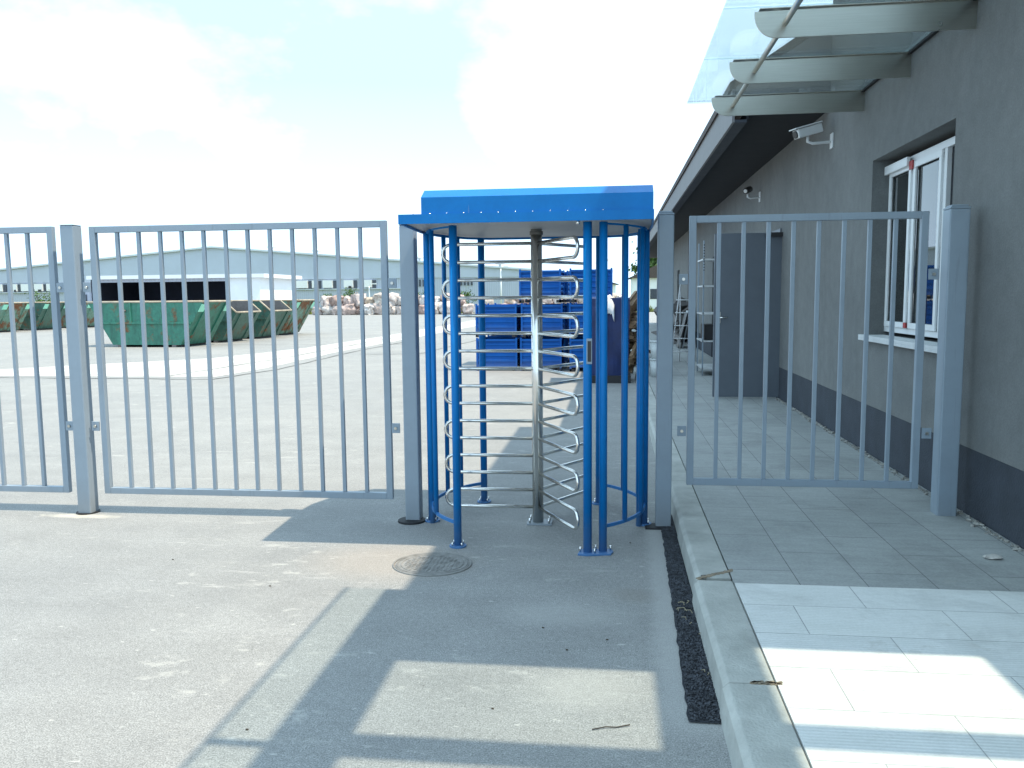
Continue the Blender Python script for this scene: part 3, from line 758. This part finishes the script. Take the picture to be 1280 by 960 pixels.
# crumpled paper, twig, stones
b = MB(); random.seed(3)
n0 = 0; bmesh.ops.create_icosphere(b.bm, subdivisions=2, radius=1)
for v in b.bm.verts:
    k = noise.noise(v.co*2.3)*.5+1; v.co = Vector((v.co.x*.05*k, v.co.y*.028*k, max(-.004, v.co.z*.018*k)))
tag(b.build('crumpled_paper', M['paper'], None, 0, (2.10, 4.76, PZ+.008)), 'crumpled grey scrap of paper on the paving near the wall', 'paper scrap')
tag(MB().tube([(0, 0, .004), (.05, .02, .006), (.09, .025, .004), (.14, .045, .006)], .0022, 5).build('twig', M['twig'], None, 0, (-.07, 2.93, 0)), 'thin brown twig lying in the sunlit patch of asphalt', 'twig')
random.seed(9)
spots = [(-.2, 3.62), (-.33, 3.86), (-1.9, 4.3), (-.02, 3.75), (-.46, 3.05), (-1.35, 2.8), (-2.7, 4.7), (.12, 5.3)]
for i, (x, y) in enumerate(spots):
    b = MB(); bmesh.ops.create_icosphere(b.bm, subdivisions=1, radius=1)
    for v in b.bm.verts: v.co = Vector((v.co.x*.007, v.co.y*.0045, v.co.z*.0035))*(1+.5*noise.noise(v.co*3+Vector((i, 0, 0))))
    tag(b.build('pebble', M['twig'], None, 0, (x, y, .003)), 'tiny dark crumb lying loose on the asphalt', 'pebble', 'dark crumbs on the asphalt')
b = MB(); random.seed(14)
for k in range(12):
    x, y = random.uniform(.31, .42), random.uniform(3.3, 4.3); a = random.random()*3; l = random.uniform(.02, .06)
    if k < 6: x, y = random.uniform(.36, .42), random.uniform(4.05, 4.25)
    b.tube([(x, y, .02), (x+l*.5*math.cos(a), y+l*.5*math.sin(a), .026), (x+l*math.cos(a+.5), y+l*math.sin(a+.5), .02)], .0016, 4)
tag(b.build('dry_stalks', M['straw']), 'dry straw bits lying on the dark grit strip', 'straw', kind='stuff')

# ------------------------------------------------------------------ blue crates
CG = 'blue steel stacking crates in the yard'
def make_crate(w, d, h):
    t = thing('metal_crate', 'x', 'crate', (0, 0, 0), 0, CG)
    b = MB(); z0, z1 = .09, h-.02; W, D = w/2-.02, d/2-.02
    # trapezoid ribbed walls
    n = 5; zs = []
    for k in range(n):
        a = z0+(z1-z0)*k/n; s_ = (z1-z0)/n
        zs += [(a, 0), (a+s_*.3, 0), (a+s_*.42, .022), (a+s_*.82, .022), (a+s_*.95, 0)]
    zs.append((z1, 0))
    for sx, sy, ax in ((0, -1, 'x'), (0, 1, 'x'), (-1, 0, 'y'), (1, 0, 'y')):
        col = []
        for z, o in zs:
            if ax == 'x': col.append((b.bm.verts.new((-W+.02, sy*(D-o), z)), b.bm.verts.new((W-.02, sy*(D-o), z))))
            else: col.append((b.bm.verts.new((sx*(W-o), -D+.02, z)), b.bm.verts.new((sx*(W-o), D-.02, z))))
        for p, q in zip(col, col[1:]): b.bm.faces.new((p[0], p[1], q[1], q[0]))
    b.box((-W+.02, -D+.02, z0), (W-.02, D-.02, z0+.02))
    b.build('ribbed_wall', M['crate_blue'], t)
    for sx in (-1, 1):
        for sy in (-1, 1):
            MB().cbox((sx*(w/2-.02), sy*(d/2-.02), h/2+.01), (.04, .04, h+.02)).build('corner_post', M['crate_blue'], t)
            MB().cbox((sx*(w/2-.05), sy*(d/2-.05), .03), (.1, .1, .06)).build('foot', M['black'], t)
    b = MB()
    for sy in (-1, 1): b.cbox((0, sy*(d/2-.012), h-.03), (w-.08, .03, .04))
    for sx in (-1, 1): b.cbox((sx*(w/2-.012), 0, h-.03), (.03, d-.08, .04))
    b.build('rim', M['crate_blue'], t)
    return t
proto = make_crate(.90, 1.15, .70); index_children(); used = False
def place_crate(x, y, z, label, rz=0):
    global used
    o = proto if not used else copy_tree(proto)
    used = True
    o.location = (x, y, z); o.rotation_euler = (0, 0, rz); o['label'] = label
S = .735
words = ['bottom', 'middle', 'top']
for nm, x, y, n in (('leftmost stack behind the turnstile', -2.50, 18.4, 2), ('tall stack beside the leftmost stack', -1.53, 18.4, 3),
                    ('shaded stack right of the rotor', -.46, 18.2, 3), ('rear stack behind the leftmost stack', -2.45, 19.75, 2),
                    ('rear stack behind the tall stack', -1.45, 19.7, 3), ('rear stack in the building shade', -.45, 19.6, 2)):
    for k in range(n):
        w_ = 'bottom' if k == 0 else ('top' if k == n-1 else 'middle')
        place_crate(x+random.uniform(-.01, .01), y, k*S, f'blue ribbed steel crate, {w_} of the {nm}', random.uniform(-.02, .02))
# navy wrapped load with white cloth
t = thing('covered_pallet', 'navy tarpaulin covered load at the kerb behind the turnstile', 'covered load', (-.06, 15.75, 0))
MB().box((-.4, -.45, 0), (.4, .45, .14)).build('pallet', M['black'], t)
b = MB(); bmesh.ops.create_cube(b.bm, size=1); bmesh.ops.subdivide_edges(b.bm, edges=b.bm.edges, cuts=9, use_grid_fill=True)
for v in b.bm.verts:
    nn = noise.noise(v.co*3.1)*.06; v.co = Vector((v.co.x*(.74+nn), v.co.y*(.84+nn), (v.co.z+.5)*(1.42+nn*.6)+.14))
b.build('tarpaulin', M['bluetarp'], t)
b = MB(); nx, ny = 14, 14; vs = {}
for i in range(nx+1):
    for j in range(ny+1):
        u, v_ = i/nx-.5, j/ny-.5; x, y = u*.36, v_*.7-.2
        z = 1.60+.02*noise.noise(Vector((u*7, v_*7, 0)))
        dd = max(0, abs(x)-.12)+max(0, -y-.40); z += .05*noise.noise(Vector((u*5, v_*5, 8)))-dd*2.2+.3*dd*noise.noise(Vector((u*12, v_*12, 3)))
        vs[i, j] = b.bm.verts.new((x*.85, max(y, -.47), z+.01))
for i in range(nx):
    for j in range(ny):
        f = b.bm.faces.new((vs[i, j], vs[i+1, j], vs[i+1, j+1], vs[i, j+1])); f.smooth = True
o = b.build('white_cloth', M['cloth'], None, 0, (-.12, 15.75, 0)); m_ = o.modifiers.new('s', 'SOLIDIFY'); m_.thickness = .01
tag(o, 'crumpled white cloth draped over the navy covered load', 'cloth')
# scrap timber heap
b = MB(); random.seed(31)
for k in range(95):
    zt = random.random()**1.3; z = .06+zt*1.35; sp = .34*(1-zt*.7)
    b.cbox((.36+random.gauss(0, sp*.36)-.02, 19.0+random.gauss(0, .8), z), (random.uniform(.05, .16), random.uniform(.5, 1.5), random.uniform(.02, .07)), random.uniform(-.8, .8), random.uniform(-.5, .5), random.uniform(-.9, .9))
tag(b.build('timber_heap', M['wood']), 'heap of brown scrap timber at the kerb beyond the turnstile', 'timber heap', kind='stuff')
b = MB(); random.seed(32)
for k in range(40):
    b.cbox((1.95+random.gauss(0, .22), 27+random.gauss(0, 1.2), PZ+.05+random.random()**1.5*1.1), (random.uniform(.06, .3), random.uniform(.3, 1.1), random.uniform(.03, .2)), random.uniform(-.8, .8), random.uniform(-.6, .6), random.uniform(-.6, .6))
tag(b.build('junk_heap', M['skip_in']), 'dark heap of junk against the far part of the grey wall', 'junk heap', kind='stuff')

# ------------------------------------------------------------------ skips
SG = 'waste skips across the yard'
def make_skip(label, loc, rz, m, kind='full', Lb=2.6, Lt=4.4, W=1.85, H=1.55):
    t = thing('waste_skip', label, 'skip', loc, rz, SG)
    # local: long axis X, right end +X; bottom from -Lb/2..Lb/2
    b = MB(); w = W/2; hb = Lb/2; ht = Lt/2; zb = .08; th = .03
    lip = H if kind == 'full' else H-.42
    def xe(z): return hb+(ht-hb)*(z-zb)/(H-zb)
    side = [(-hb, zb), (hb, zb), (xe(lip), lip)] + ([] if kind == 'full' else [(xe(H)-.75, H)]) + [(-ht, H)]
    for sy in (-1, 1):
        for off in (0, th):
            pts = [(x, sy*(w-off), z) for x, z in side]; b.face(pts)
    def quad(p, q, inn):
        (x0, z0), (x1, z1) = p, q; o = inn
        b.face([(x0, -w+o, z0), (x0, w-o, z0), (x1, w-o, z1), (x1, -w+o, z1)])
    quad((hb, zb), (xe(lip), lip), 0); quad((-hb, zb), (-ht, H), 0); quad((-hb, zb), (hb, zb), 0)
    bo = b.build('hopper', m, t)
    b = MB(); i = th
    b.face([(hb-.05, -w+i, zb+.04), (hb-.05, w-i, zb+.04), (xe(lip)-.05, w-i, lip), (xe(lip)-.05, -w+i, lip)])
    b.face([(-hb+.05, -w+i, zb+.04), (-hb+.05, w-i, zb+.04), (-ht+.05, w-i, H), (-ht+.05, -w+i, H)])
    b.face([(-hb+.05, -w+i, zb+.04), (hb-.05, -w+i, zb+.04), (hb-.05, w-i, zb+.04), (-hb+.05, w-i, zb+.04)])
    for sy in (-1, 1): b.face([(x*.985, sy*(w-i-.004), z+(.03 if z < .2 else -.003)) for x, z in side])
    b.build('lining', M['skip_in'], t)
    b = MB(); r = .035; top = [(x, z) for x, z in side if z > zb+.01]
    for sy in (-1, 1):
        for p, q in zip(top, top[1:]): b.tube([(p[0], sy*w, p[1]), (q[0], sy*w, q[1])], r, 6)
    b.tube([(top[0][0], -w, top[0][1]), (top[0][0], w, top[0][1])], r, 6); b.tube([(-ht, -w, H), (-ht, w, H)], r, 6)
    b.build('rim', M['skip_rim'], t)
    b = MB()
    for sy in (-1, 1):
        b.cbox((0, sy*(w+.03), .83), ((xe(.83))*2-.06, .07, .06))
        for x in (-.55, .62): b.cbox((x, sy*(w+.022), (H+.8)/2), (.06, .05, H-.86))
    sl_ = math.atan2(ht-hb, H-zb)
    for y in (-w+.35, w-.35):
        for sx in (-1, 1):
            zz = (zb+lip)/2; b.cbox((sx*(xe(zz)+.02), y, zz), (.05, .05, (lip-zb)/math.cos(sl_)*.95), 0, 0, sx*sl_)
    b.build('stiffener', m, t)
    for sy in (-1, 1):
        for x in (-.75, .75): MB().tube([(x, sy*w, 1.25), (x, sy*(w+.12), 1.25)], .035, 10).build('lifting_pin', M['skip_in'], t)
    if kind == 'full':
        for y in (-w+.17, w-.17):
            zz = H-.22; MB().cbox((xe(zz)+.012, y, zz), (.012, .34, .30), 0, 0, sl_).build('marker_strip', M['reflector'], t)
    for x in (-hb*.8, hb*.8): MB().box((x-.08, -w, 0), (x+.08, w, zb-.002)).build('skid', M['skip_in'], t)
    return t
A0 = R(-4)
make_skip('bright green waste skip showing its long ribbed side, nearest the fence', (-15.85, 27.7, 0), A0, M['skip_green'])
make_skip('dark green open fronted skip just right of the bright green one', (-15.75, 30.5, 0), A0, M['skip_dark'], 'low')
make_skip('open fronted skip in the middle of the right hand row', (-15.6, 33.3, 0), A0, M['skip_dark'], 'low')
make_skip('faded green skip with rust patches at the right end of the row', (-15.8, 36.2, 0), A0, M['skip_old'])
make_skip('faded green rusty skip cut off by the left edge of the photo', (-33.3, 40.6, 0), R(-4), M['skip_old'])
make_skip('dark green skip second from the left edge of the photo', (-33.2, 43.6, 0), R(-4), M['skip_dark'])
make_skip('green skip with pale markers left of the leftmost fence post', (-33.0, 47.2, 0), R(-4), M['skip_old'])
make_skip('rusty green skip just visible behind the leftmost fence post', (-32.6, 50.8, 0), R(-4), M['skip_green'])

# ------------------------------------------------------------------ far shed
sh = thing('open_shed', 'white flat roofed open shed with dark inside behind the skips', 'shed', (-33, 60, 0))
def SL(p): return (p[0]+33, p[1]-60, p[2])
b = MB().box(SL((-40.2, 59.8, 3.24)), SL((-25.9, 67.5, 3.52))).build('roof', M['shedwhite'], sh)
MB().box(SL((-28.75, 60.05, 0)), SL((-26.35, 67, 3.238))).build('wall', M['shedwhite'], sh)
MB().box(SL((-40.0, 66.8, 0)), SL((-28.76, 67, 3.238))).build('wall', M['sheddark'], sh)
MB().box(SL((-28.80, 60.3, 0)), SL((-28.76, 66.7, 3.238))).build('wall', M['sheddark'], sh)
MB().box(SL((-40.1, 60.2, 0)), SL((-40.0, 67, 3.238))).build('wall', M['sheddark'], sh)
MB().box(SL((-39.8, 60.1, 3.0)), SL((-28.76, 60.2, 3.238))).build('beam', M['clad_low'], sh)
for x in (-39.6, -36.0, -32.4): MB().box(SL((x-.07, 60.1, 0)), SL((x+.07, 60.24, 2.998))).build('post', M['sheddark'], sh)
MB().box(SL((-41.6, 60.5, 0)), SL((-40.25, 64, 2.9))).build('side_cabin', M['clad_low'], sh)
MB().box(SL((-41.2, 60.44, 1.5)), SL((-40.7, 60.498, 2.1))).build('window', M['winglass'], sh)

# ------------------------------------------------------------------ warehouse
wh = thing('warehouse', 'large pale grey warehouse with a low gable and a row of dock doors', 'warehouse', (-65, 130, 0))
XL, XR, HE, HA = -117, -13, 5.7, 10.0
a = -65; rz = 0
def gz(x): return HA-(HA-HE)*abs(x)/(52)
b = MB(); b.prism_y([(-52, 4.75), (52, 4.75), (52, HE), (0, HA), (-52, HE)], 0, 55); b.build('cladding', M['clad'], wh)
b = MB(); b.box((-51.9, .15, 0), (51.9, 54.8, 4.748)); b.build('wall', M['clad_low'], wh)
b = MB()
for sx in (-1, 1):
    b.prism_y([(0, HA+.02), (0, HA+.3), (sx*52.5, HE+.26), (sx*52.5, HE-.02)], -.4, 55.4)
b.build('roof', M['whroof'], wh)
random.seed(8)
x = -44
k = 0
while x < 26:
    w_ = (1.5, 1.2, 1.9, .8, 1.6)[k % 5]
    MB().box((x, -.35, 3.35), (x+w_, .148, 4.55)).build('dock_shelter', M['docks'], wh)
    MB().box((x+w_+.1, -.04, 3.2), (x+w_+.6, .147, 4.5)).build('window', M['winglass'], wh)
    if k % 2: MB().box((x+w_*.55, -.5, 3.25), (x+w_*.85, -.351, 3.6)).build('bumper', M['black'], wh)
    x += w_+random.choice((.75, .8, 1.0, 1.9)); k += 1
for k in range(7): MB().box((39.4+k*.56, -.02, 3.5), (39.4+k*.56+.3, .147, 4.5)).build('window', M['winglass'], wh)
for k in range(4): MB().box((33.8+k*.6, -.02, 3.4), (33.8+k*.6+.3, .147, 4.5)).build('window', M['winglass'], wh)
MB().box((-51.9, -.2, 3.05), (33, .146, 3.2)).build('ledge', M['whroof'], wh)
for x, y_ in ((8.5, 4), (15.5, 6), (33.4, 5), (46.5, 7)):
    v_ = MB().tube([(x, y_, gz(x)), (x, y_, gz(x)+.8)], .2, 8).build('roof_vent', M['sill'], wh)
    MB().tube([(x, y_, gz(x)+.8), (x, y_, gz(x)+1.1)], .75, 10).build('vent_cap', M['sill'], v_)

# lamp posts and mast
LG = 'white lamp posts in front of the warehouse'
def lamp(x, y, h, label):
    t = thing('lamp_post', label, 'lamp post', (x, y, 0), 0, LG)
    MB().tube([(0, 0, 0), (0, 0, h)], [.11, .07], 8).build('pole', M['lamp'], t)
    MB().tube([(0, 0, h), (.15, 0, h+.2), (.4, 0, h+.26)], .05, 6).build('arm', M['lamp'], t)
    MB().cbox((.62, 0, h+.25), (.6, .3, .14)).build('lamp_head', M['lamp'], t)
lamp(-25.5, 102, 4.8, 'white lamp post seen through the fence panel above the big bags')
lamp(-13.4, 100, 5.0, 'white lamp post seen between the rotor arms of the turnstile')
lamp(-31.0, 104, 3.2, 'short white lamp post left of the green bush by the big bags')
lamp(-1.2, 60, 3.9, 'white lamp post rising beside the tall blue crate stack')
t = thing('radio_mast', 'thin red and white lattice mast on the left horizon', 'mast', (-108, 150, 0))
b = MB()
for k in range(14):
    z = k*1.0
    if k % 4 < 2: continue
    b.tube([(-.25, 0, z), (.25, 0, z+1)], .05, 4); b.tube([(.25, 0, z), (-.25, 0, z+1)], .05, 4)
    for sx in (-.25, .25): b.tube([(sx, 0, z), (sx, 0, z+1)], .05, 4)
b.build('white_section', M['lamp'], t)
b = MB()
for k in range(14):
    z = k*1.0
    if k % 4 >= 2: continue
    b.tube([(-.25, 0, z), (.25, 0, z+1)], .05, 4); b.tube([(.25, 0, z), (-.25, 0, z+1)], .05, 4)
    for sx in (-.25, .25): b.tube([(sx, 0, z), (sx, 0, z+1)], .05, 4)
b.build('red_section', M['mast_red'], t)

# far houses
def house(name, label, x, y, w, d, h, rh, rot=0):
    t = thing('house', label, 'house', (x, y, 0), rot)
    MB().box((-w/2, -d/2, 0), (w/2, d/2, h)).build('wall', M['shedwhite'], t)
    b = MB(); b.prism_y([(-w/2-.5, h+.01), (w/2+.5, h+.01), (0, h+rh)], -d/2-.5, d/2+.5); b.build('roof', M['rooftile'], t)
    for k in (-1, 0, 1): MB().box((k*w/4-.5, -d/2-.05, 1.2), (k*w/4+.5, -d/2-.001, 2.4)).build('window', M['winglass'], t)
house('h', 'small white house with dark roof beyond the building corner', 7.6, 105, 10.5, 8, 3.7, 2.6)
house('h', 'low pale house on the horizon right of the warehouse', -6.5, 135, 14, 9, 3.4, 2.2)

# ------------------------------------------------------------------ big bags
BGp = 'filled big bags piled across the yard'
protos = []
for s_ in range(5):
    b = MB(); bmesh.ops.create_cube(b.bm, size=1); bmesh.ops.subdivide_edges(b.bm, edges=b.bm.edges, cuts=5, use_grid_fill=True)
    for v in b.bm.verts:
        p = v.co.copy(); sph = p.normalized()*.62; q = p.lerp(sph, .55)
        q += Vector((noise.noise(p*2.5+Vector((s_*7, 0, 0))), noise.noise(p*2.5+Vector((0, s_*7, 3))), noise.noise(p*2.5+Vector((5, 0, s_*7)))))*.26
        v.co = Vector((q.x, q.y, q.z+.5))
    for f in b.bm.faces: f.smooth = True
    for sx in (-.3, .3): b.tube([(sx, 0, .85), (sx*1.2, 0, 1.08), (sx*.4, 0, 1.1), (sx*.3, 0, .9)], .03, 5)
    me = bpy.data.meshes.new('bulk_bag'); bmesh.ops.recalc_face_normals(b.bm, faces=b.bm.faces); b.bm.to_mesh(me); b.bm.free(); me.materials.append(M['bag']); protos.append(me)
random.seed(12)
def bag(x, y, z, lab, k):
    o = bpy.data.objects.new('bulk_bag', protos[k % 5]); COL.objects.link(o)
    o.location = (x, y, z); o.rotation_euler = (random.uniform(-.12, .12), random.uniform(-.15, .15), random.uniform(0, 6)); s = random.uniform(.9, 1.3)
    o.scale = (s, s, s*random.uniform(.7, .95))
    tag(o, lab, 'bulk bag', BGp)
k = 0
for row, (z, xa, xb, yy, lab) in enumerate(((0, -29.0, -13, 79.5, 'lumpy big bag in the bottom tier of the pile beyond the fence'), (.85, -28.2, -14, 79.9, 'lumpy big bag in the upper tier of the pile beyond the fence'),
                      (0, -12, 1.5, 76, 'big bag in the bottom tier behind the blue crates'), (.85, -11.5, 1.0, 76.3, 'big bag in the upper tier behind the blue crates'))):
    x = xa
    while x < xb:
        if not (z > 0 and random.random() < .12): bag(x, yy+random.uniform(-.3, .3), z, lab, k)
        x += random.uniform(.98, 1.2); k += 1

# ------------------------------------------------------------------ bushes and trees
def bush(x, y, r, h, label, seed, cat='bush', name='bush', trunk=.0, n=900):
    random.seed(seed); t = thing(name, label, cat, (x, y, 0))
    b = MB()
    cl = [(Vector((random.gauss(0, r*.4), random.gauss(0, r*.4), trunk+random.uniform(.25, .95)*h)), random.uniform(.22, .5)*r) for _ in range(14)]
    for k in range(n):
        c, cr = random.choice(cl); p = c+Vector((random.gauss(0, 1), random.gauss(0, 1), random.gauss(0, .8)))*cr*.55
        if p.z < .05: p.z = .05
        s_ = random.uniform(.05, .12)*max(1, r*.8); a = Vector((random.gauss(0, 1), random.gauss(0, 1), random.gauss(0, 1))).normalized(); u = a.orthogonal().normalized(); v_ = a.cross(u)
        b.face([p+u*s_, p+v_*s_*.6, p-u*s_, p-v_*s_*.6])
    b.build('crown', M['leaf'], t)
    b = MB()
    for k in range(5):
        c, _ = random.choice(cl); b.tube([(0, 0, 0), (c.x*.4, c.y*.4, c.z*.5), tuple(c)], [.05*r, .035*r, .015*r], 6)
    b.build('trunk', M['bark'], t)
bush(-29.5, 92, 1.4, 2.9, 'round green bush behind the left end of the big bags', 41)
bush(-33.8, 96, 1.3, 2.2, 'low green bush right of the white shed', 42)
bush(-21.5, 93, 1.1, 2.3, 'small green bush rising above the middle of the big bags', 43)
bush(-16.5, 92, 1.5, 2.1, 'green bush at the warehouse foot left of the blue crates', 44)
bush(-48.5, 66, 1.2, 2.4, 'dry shrub above the left group of skips', 45)
bush(7.5, 140, 5, 8, 'distant tree beside the small dark roofed house', 46, 'tree', 'tree', 2.5, 1500)
# low weeds along the yard edge
b = MB(); random.seed(50)
for k in range(5000):
    x = random.uniform(-40, 4); y = 81.5+random.gauss(0, .7)+2; h = random.uniform(.15, .75); a = random.random()*3
    b.face([(x-.08*math.cos(a), y-.08*math.sin(a), 0), (x+.08*math.cos(a), y+.08*math.sin(a), 0), (x+random.uniform(-.15, .15), y, h)])
tag(b.build('weeds', M['grass']), 'yellow green weeds along the far edge of the yard', 'weeds', kind='stuff')

# ------------------------------------------------------------------ camera
F_, HC = 1035., 1.6
p_, ro, yaw = R(6.0), R(.55), math.atan2(126, F_)
cy_, sy_ = math.cos(yaw), math.sin(yaw)
fwd = Vector((-sy_*math.cos(p_), cy_*math.cos(p_), -math.sin(p_)))
r0 = Vector((cy_, sy_, 0)); u0 = r0.cross(fwd)
rr_ = r0*math.cos(ro) - u0*math.sin(ro); uu = rr_.cross(fwd)
cd = bpy.data.cameras.new('camera'); cam = bpy.data.objects.new('camera', cd); COL.objects.link(cam)
mx = Matrix.Identity(4)
for i in range(3): mx[i][0] = rr_[i]; mx[i][1] = uu[i]; mx[i][2] = -fwd[i]
mx.translation = Vector((0, 0, HC)); cam.matrix_world = mx
cd.sensor_fit = 'HORIZONTAL'; cd.sensor_width = 36; cd.lens = 36*F_/1280; cd.clip_end = 3000; cd.clip_start = .05
scene.camera = cam

# ------------------------------------------------------------------ light
sdir = Vector((.49, -.08, 1)).normalized()      # towards the sun
sun = bpy.data.lights.new('sun', 'SUN'); sun.energy = 3.4; sun.angle = R(.6); sun.color = (1, .865, .68)
so = bpy.data.objects.new('sun', sun); COL.objects.link(so); so.rotation_euler = sdir.to_track_quat('Z', 'Y').to_euler(); so.location = (0, 0, 20)
w = bpy.data.worlds.new('World'); scene.world = w; w.use_nodes = True
N = w.node_tree.nodes; Lk = w.node_tree.links
bg = N['Background']; bg.inputs['Strength'].default_value = .13
sky = N.new('ShaderNodeTexSky'); sky.sky_type = 'NISHITA'; sky.sun_disc = False
sky.sun_elevation = math.asin(sdir.z); sky.sun_rotation = math.atan2(sdir.x, sdir.y); sky.air_density = 1.0; sky.dust_density = 1.6; sky.ozone_density = 1.0
tc = N.new('ShaderNodeTexCoord'); mp = N.new('ShaderNodeMapping'); mp.inputs['Scale'].default_value = (1, 1, 1.7); mp.inputs['Location'].default_value = (5.1, 2.2, 1.3)
Lk.new(tc.outputs['Generated'], mp.inputs['Vector'])
no = N.new('ShaderNodeTexNoise'); no.inputs['Scale'].default_value = 2.1; no.inputs['Detail'].default_value = 9; no.inputs['Roughness'].default_value = .55
Lk.new(mp.outputs['Vector'], no.inputs['Vector'])
cr = N.new('ShaderNodeValToRGB'); cr.color_ramp.elements[0].position = .425; cr.color_ramp.elements[1].position = .50
Lk.new(no.outputs['Fac'], cr.inputs['Fac'])
mixn = N.new('ShaderNodeMix'); mixn.data_type = 'RGBA'
sx_ = N.new('ShaderNodeSeparateXYZ'); Lk.new(tc.outputs['Generated'], sx_.inputs[0])
mr_ = N.new('ShaderNodeMapRange'); mr_.inputs['From Min'].default_value = .05; mr_.inputs['From Max'].default_value = .24; mr_.inputs['To Min'].default_value = 1; mr_.inputs['To Max'].default_value = 0
Lk.new(sx_.outputs['Z'], mr_.inputs['Value'])
mxx = N.new('ShaderNodeMath'); mxx.operation = 'MAXIMUM'; Lk.new(cr.outputs['Color'], mxx.inputs[0]); Lk.new(mr_.outputs['Result'], mxx.inputs[1]); Lk.new(mxx.outputs[0], mixn.inputs[0]); Lk.new(sky.outputs['Color'], mixn.inputs[6]); mixn.inputs[7].default_value = (5.5, 7.4, 9.3, 1)
hz_ = N.new('ShaderNodeMix'); hz_.data_type = 'RGBA'; hz_.inputs[0].default_value = .85; hz_.inputs[7].default_value = (3.9, 5.9, 6.9, 1)
Lk.new(sky.outputs['Color'], hz_.inputs[6]); Lk.new(hz_.outputs[2], mixn.inputs[6])
Lk.new(mixn.outputs[2], bg.inputs['Color'])
vs_ = scene.view_settings; vs_.view_transform = 'Standard'; vs_.look = 'None'; vs_.exposure = .75; vs_.gamma = 1
try: vs_.use_curve_mapping = False
except Exception: pass
scene.render.engine = 'CYCLES'
scene.cycles.max_bounces = 8; scene.cycles.transparent_max_bounces = 12
scene.cycles.use_denoising = True
scene.cycles.sample_clamp_indirect = 6
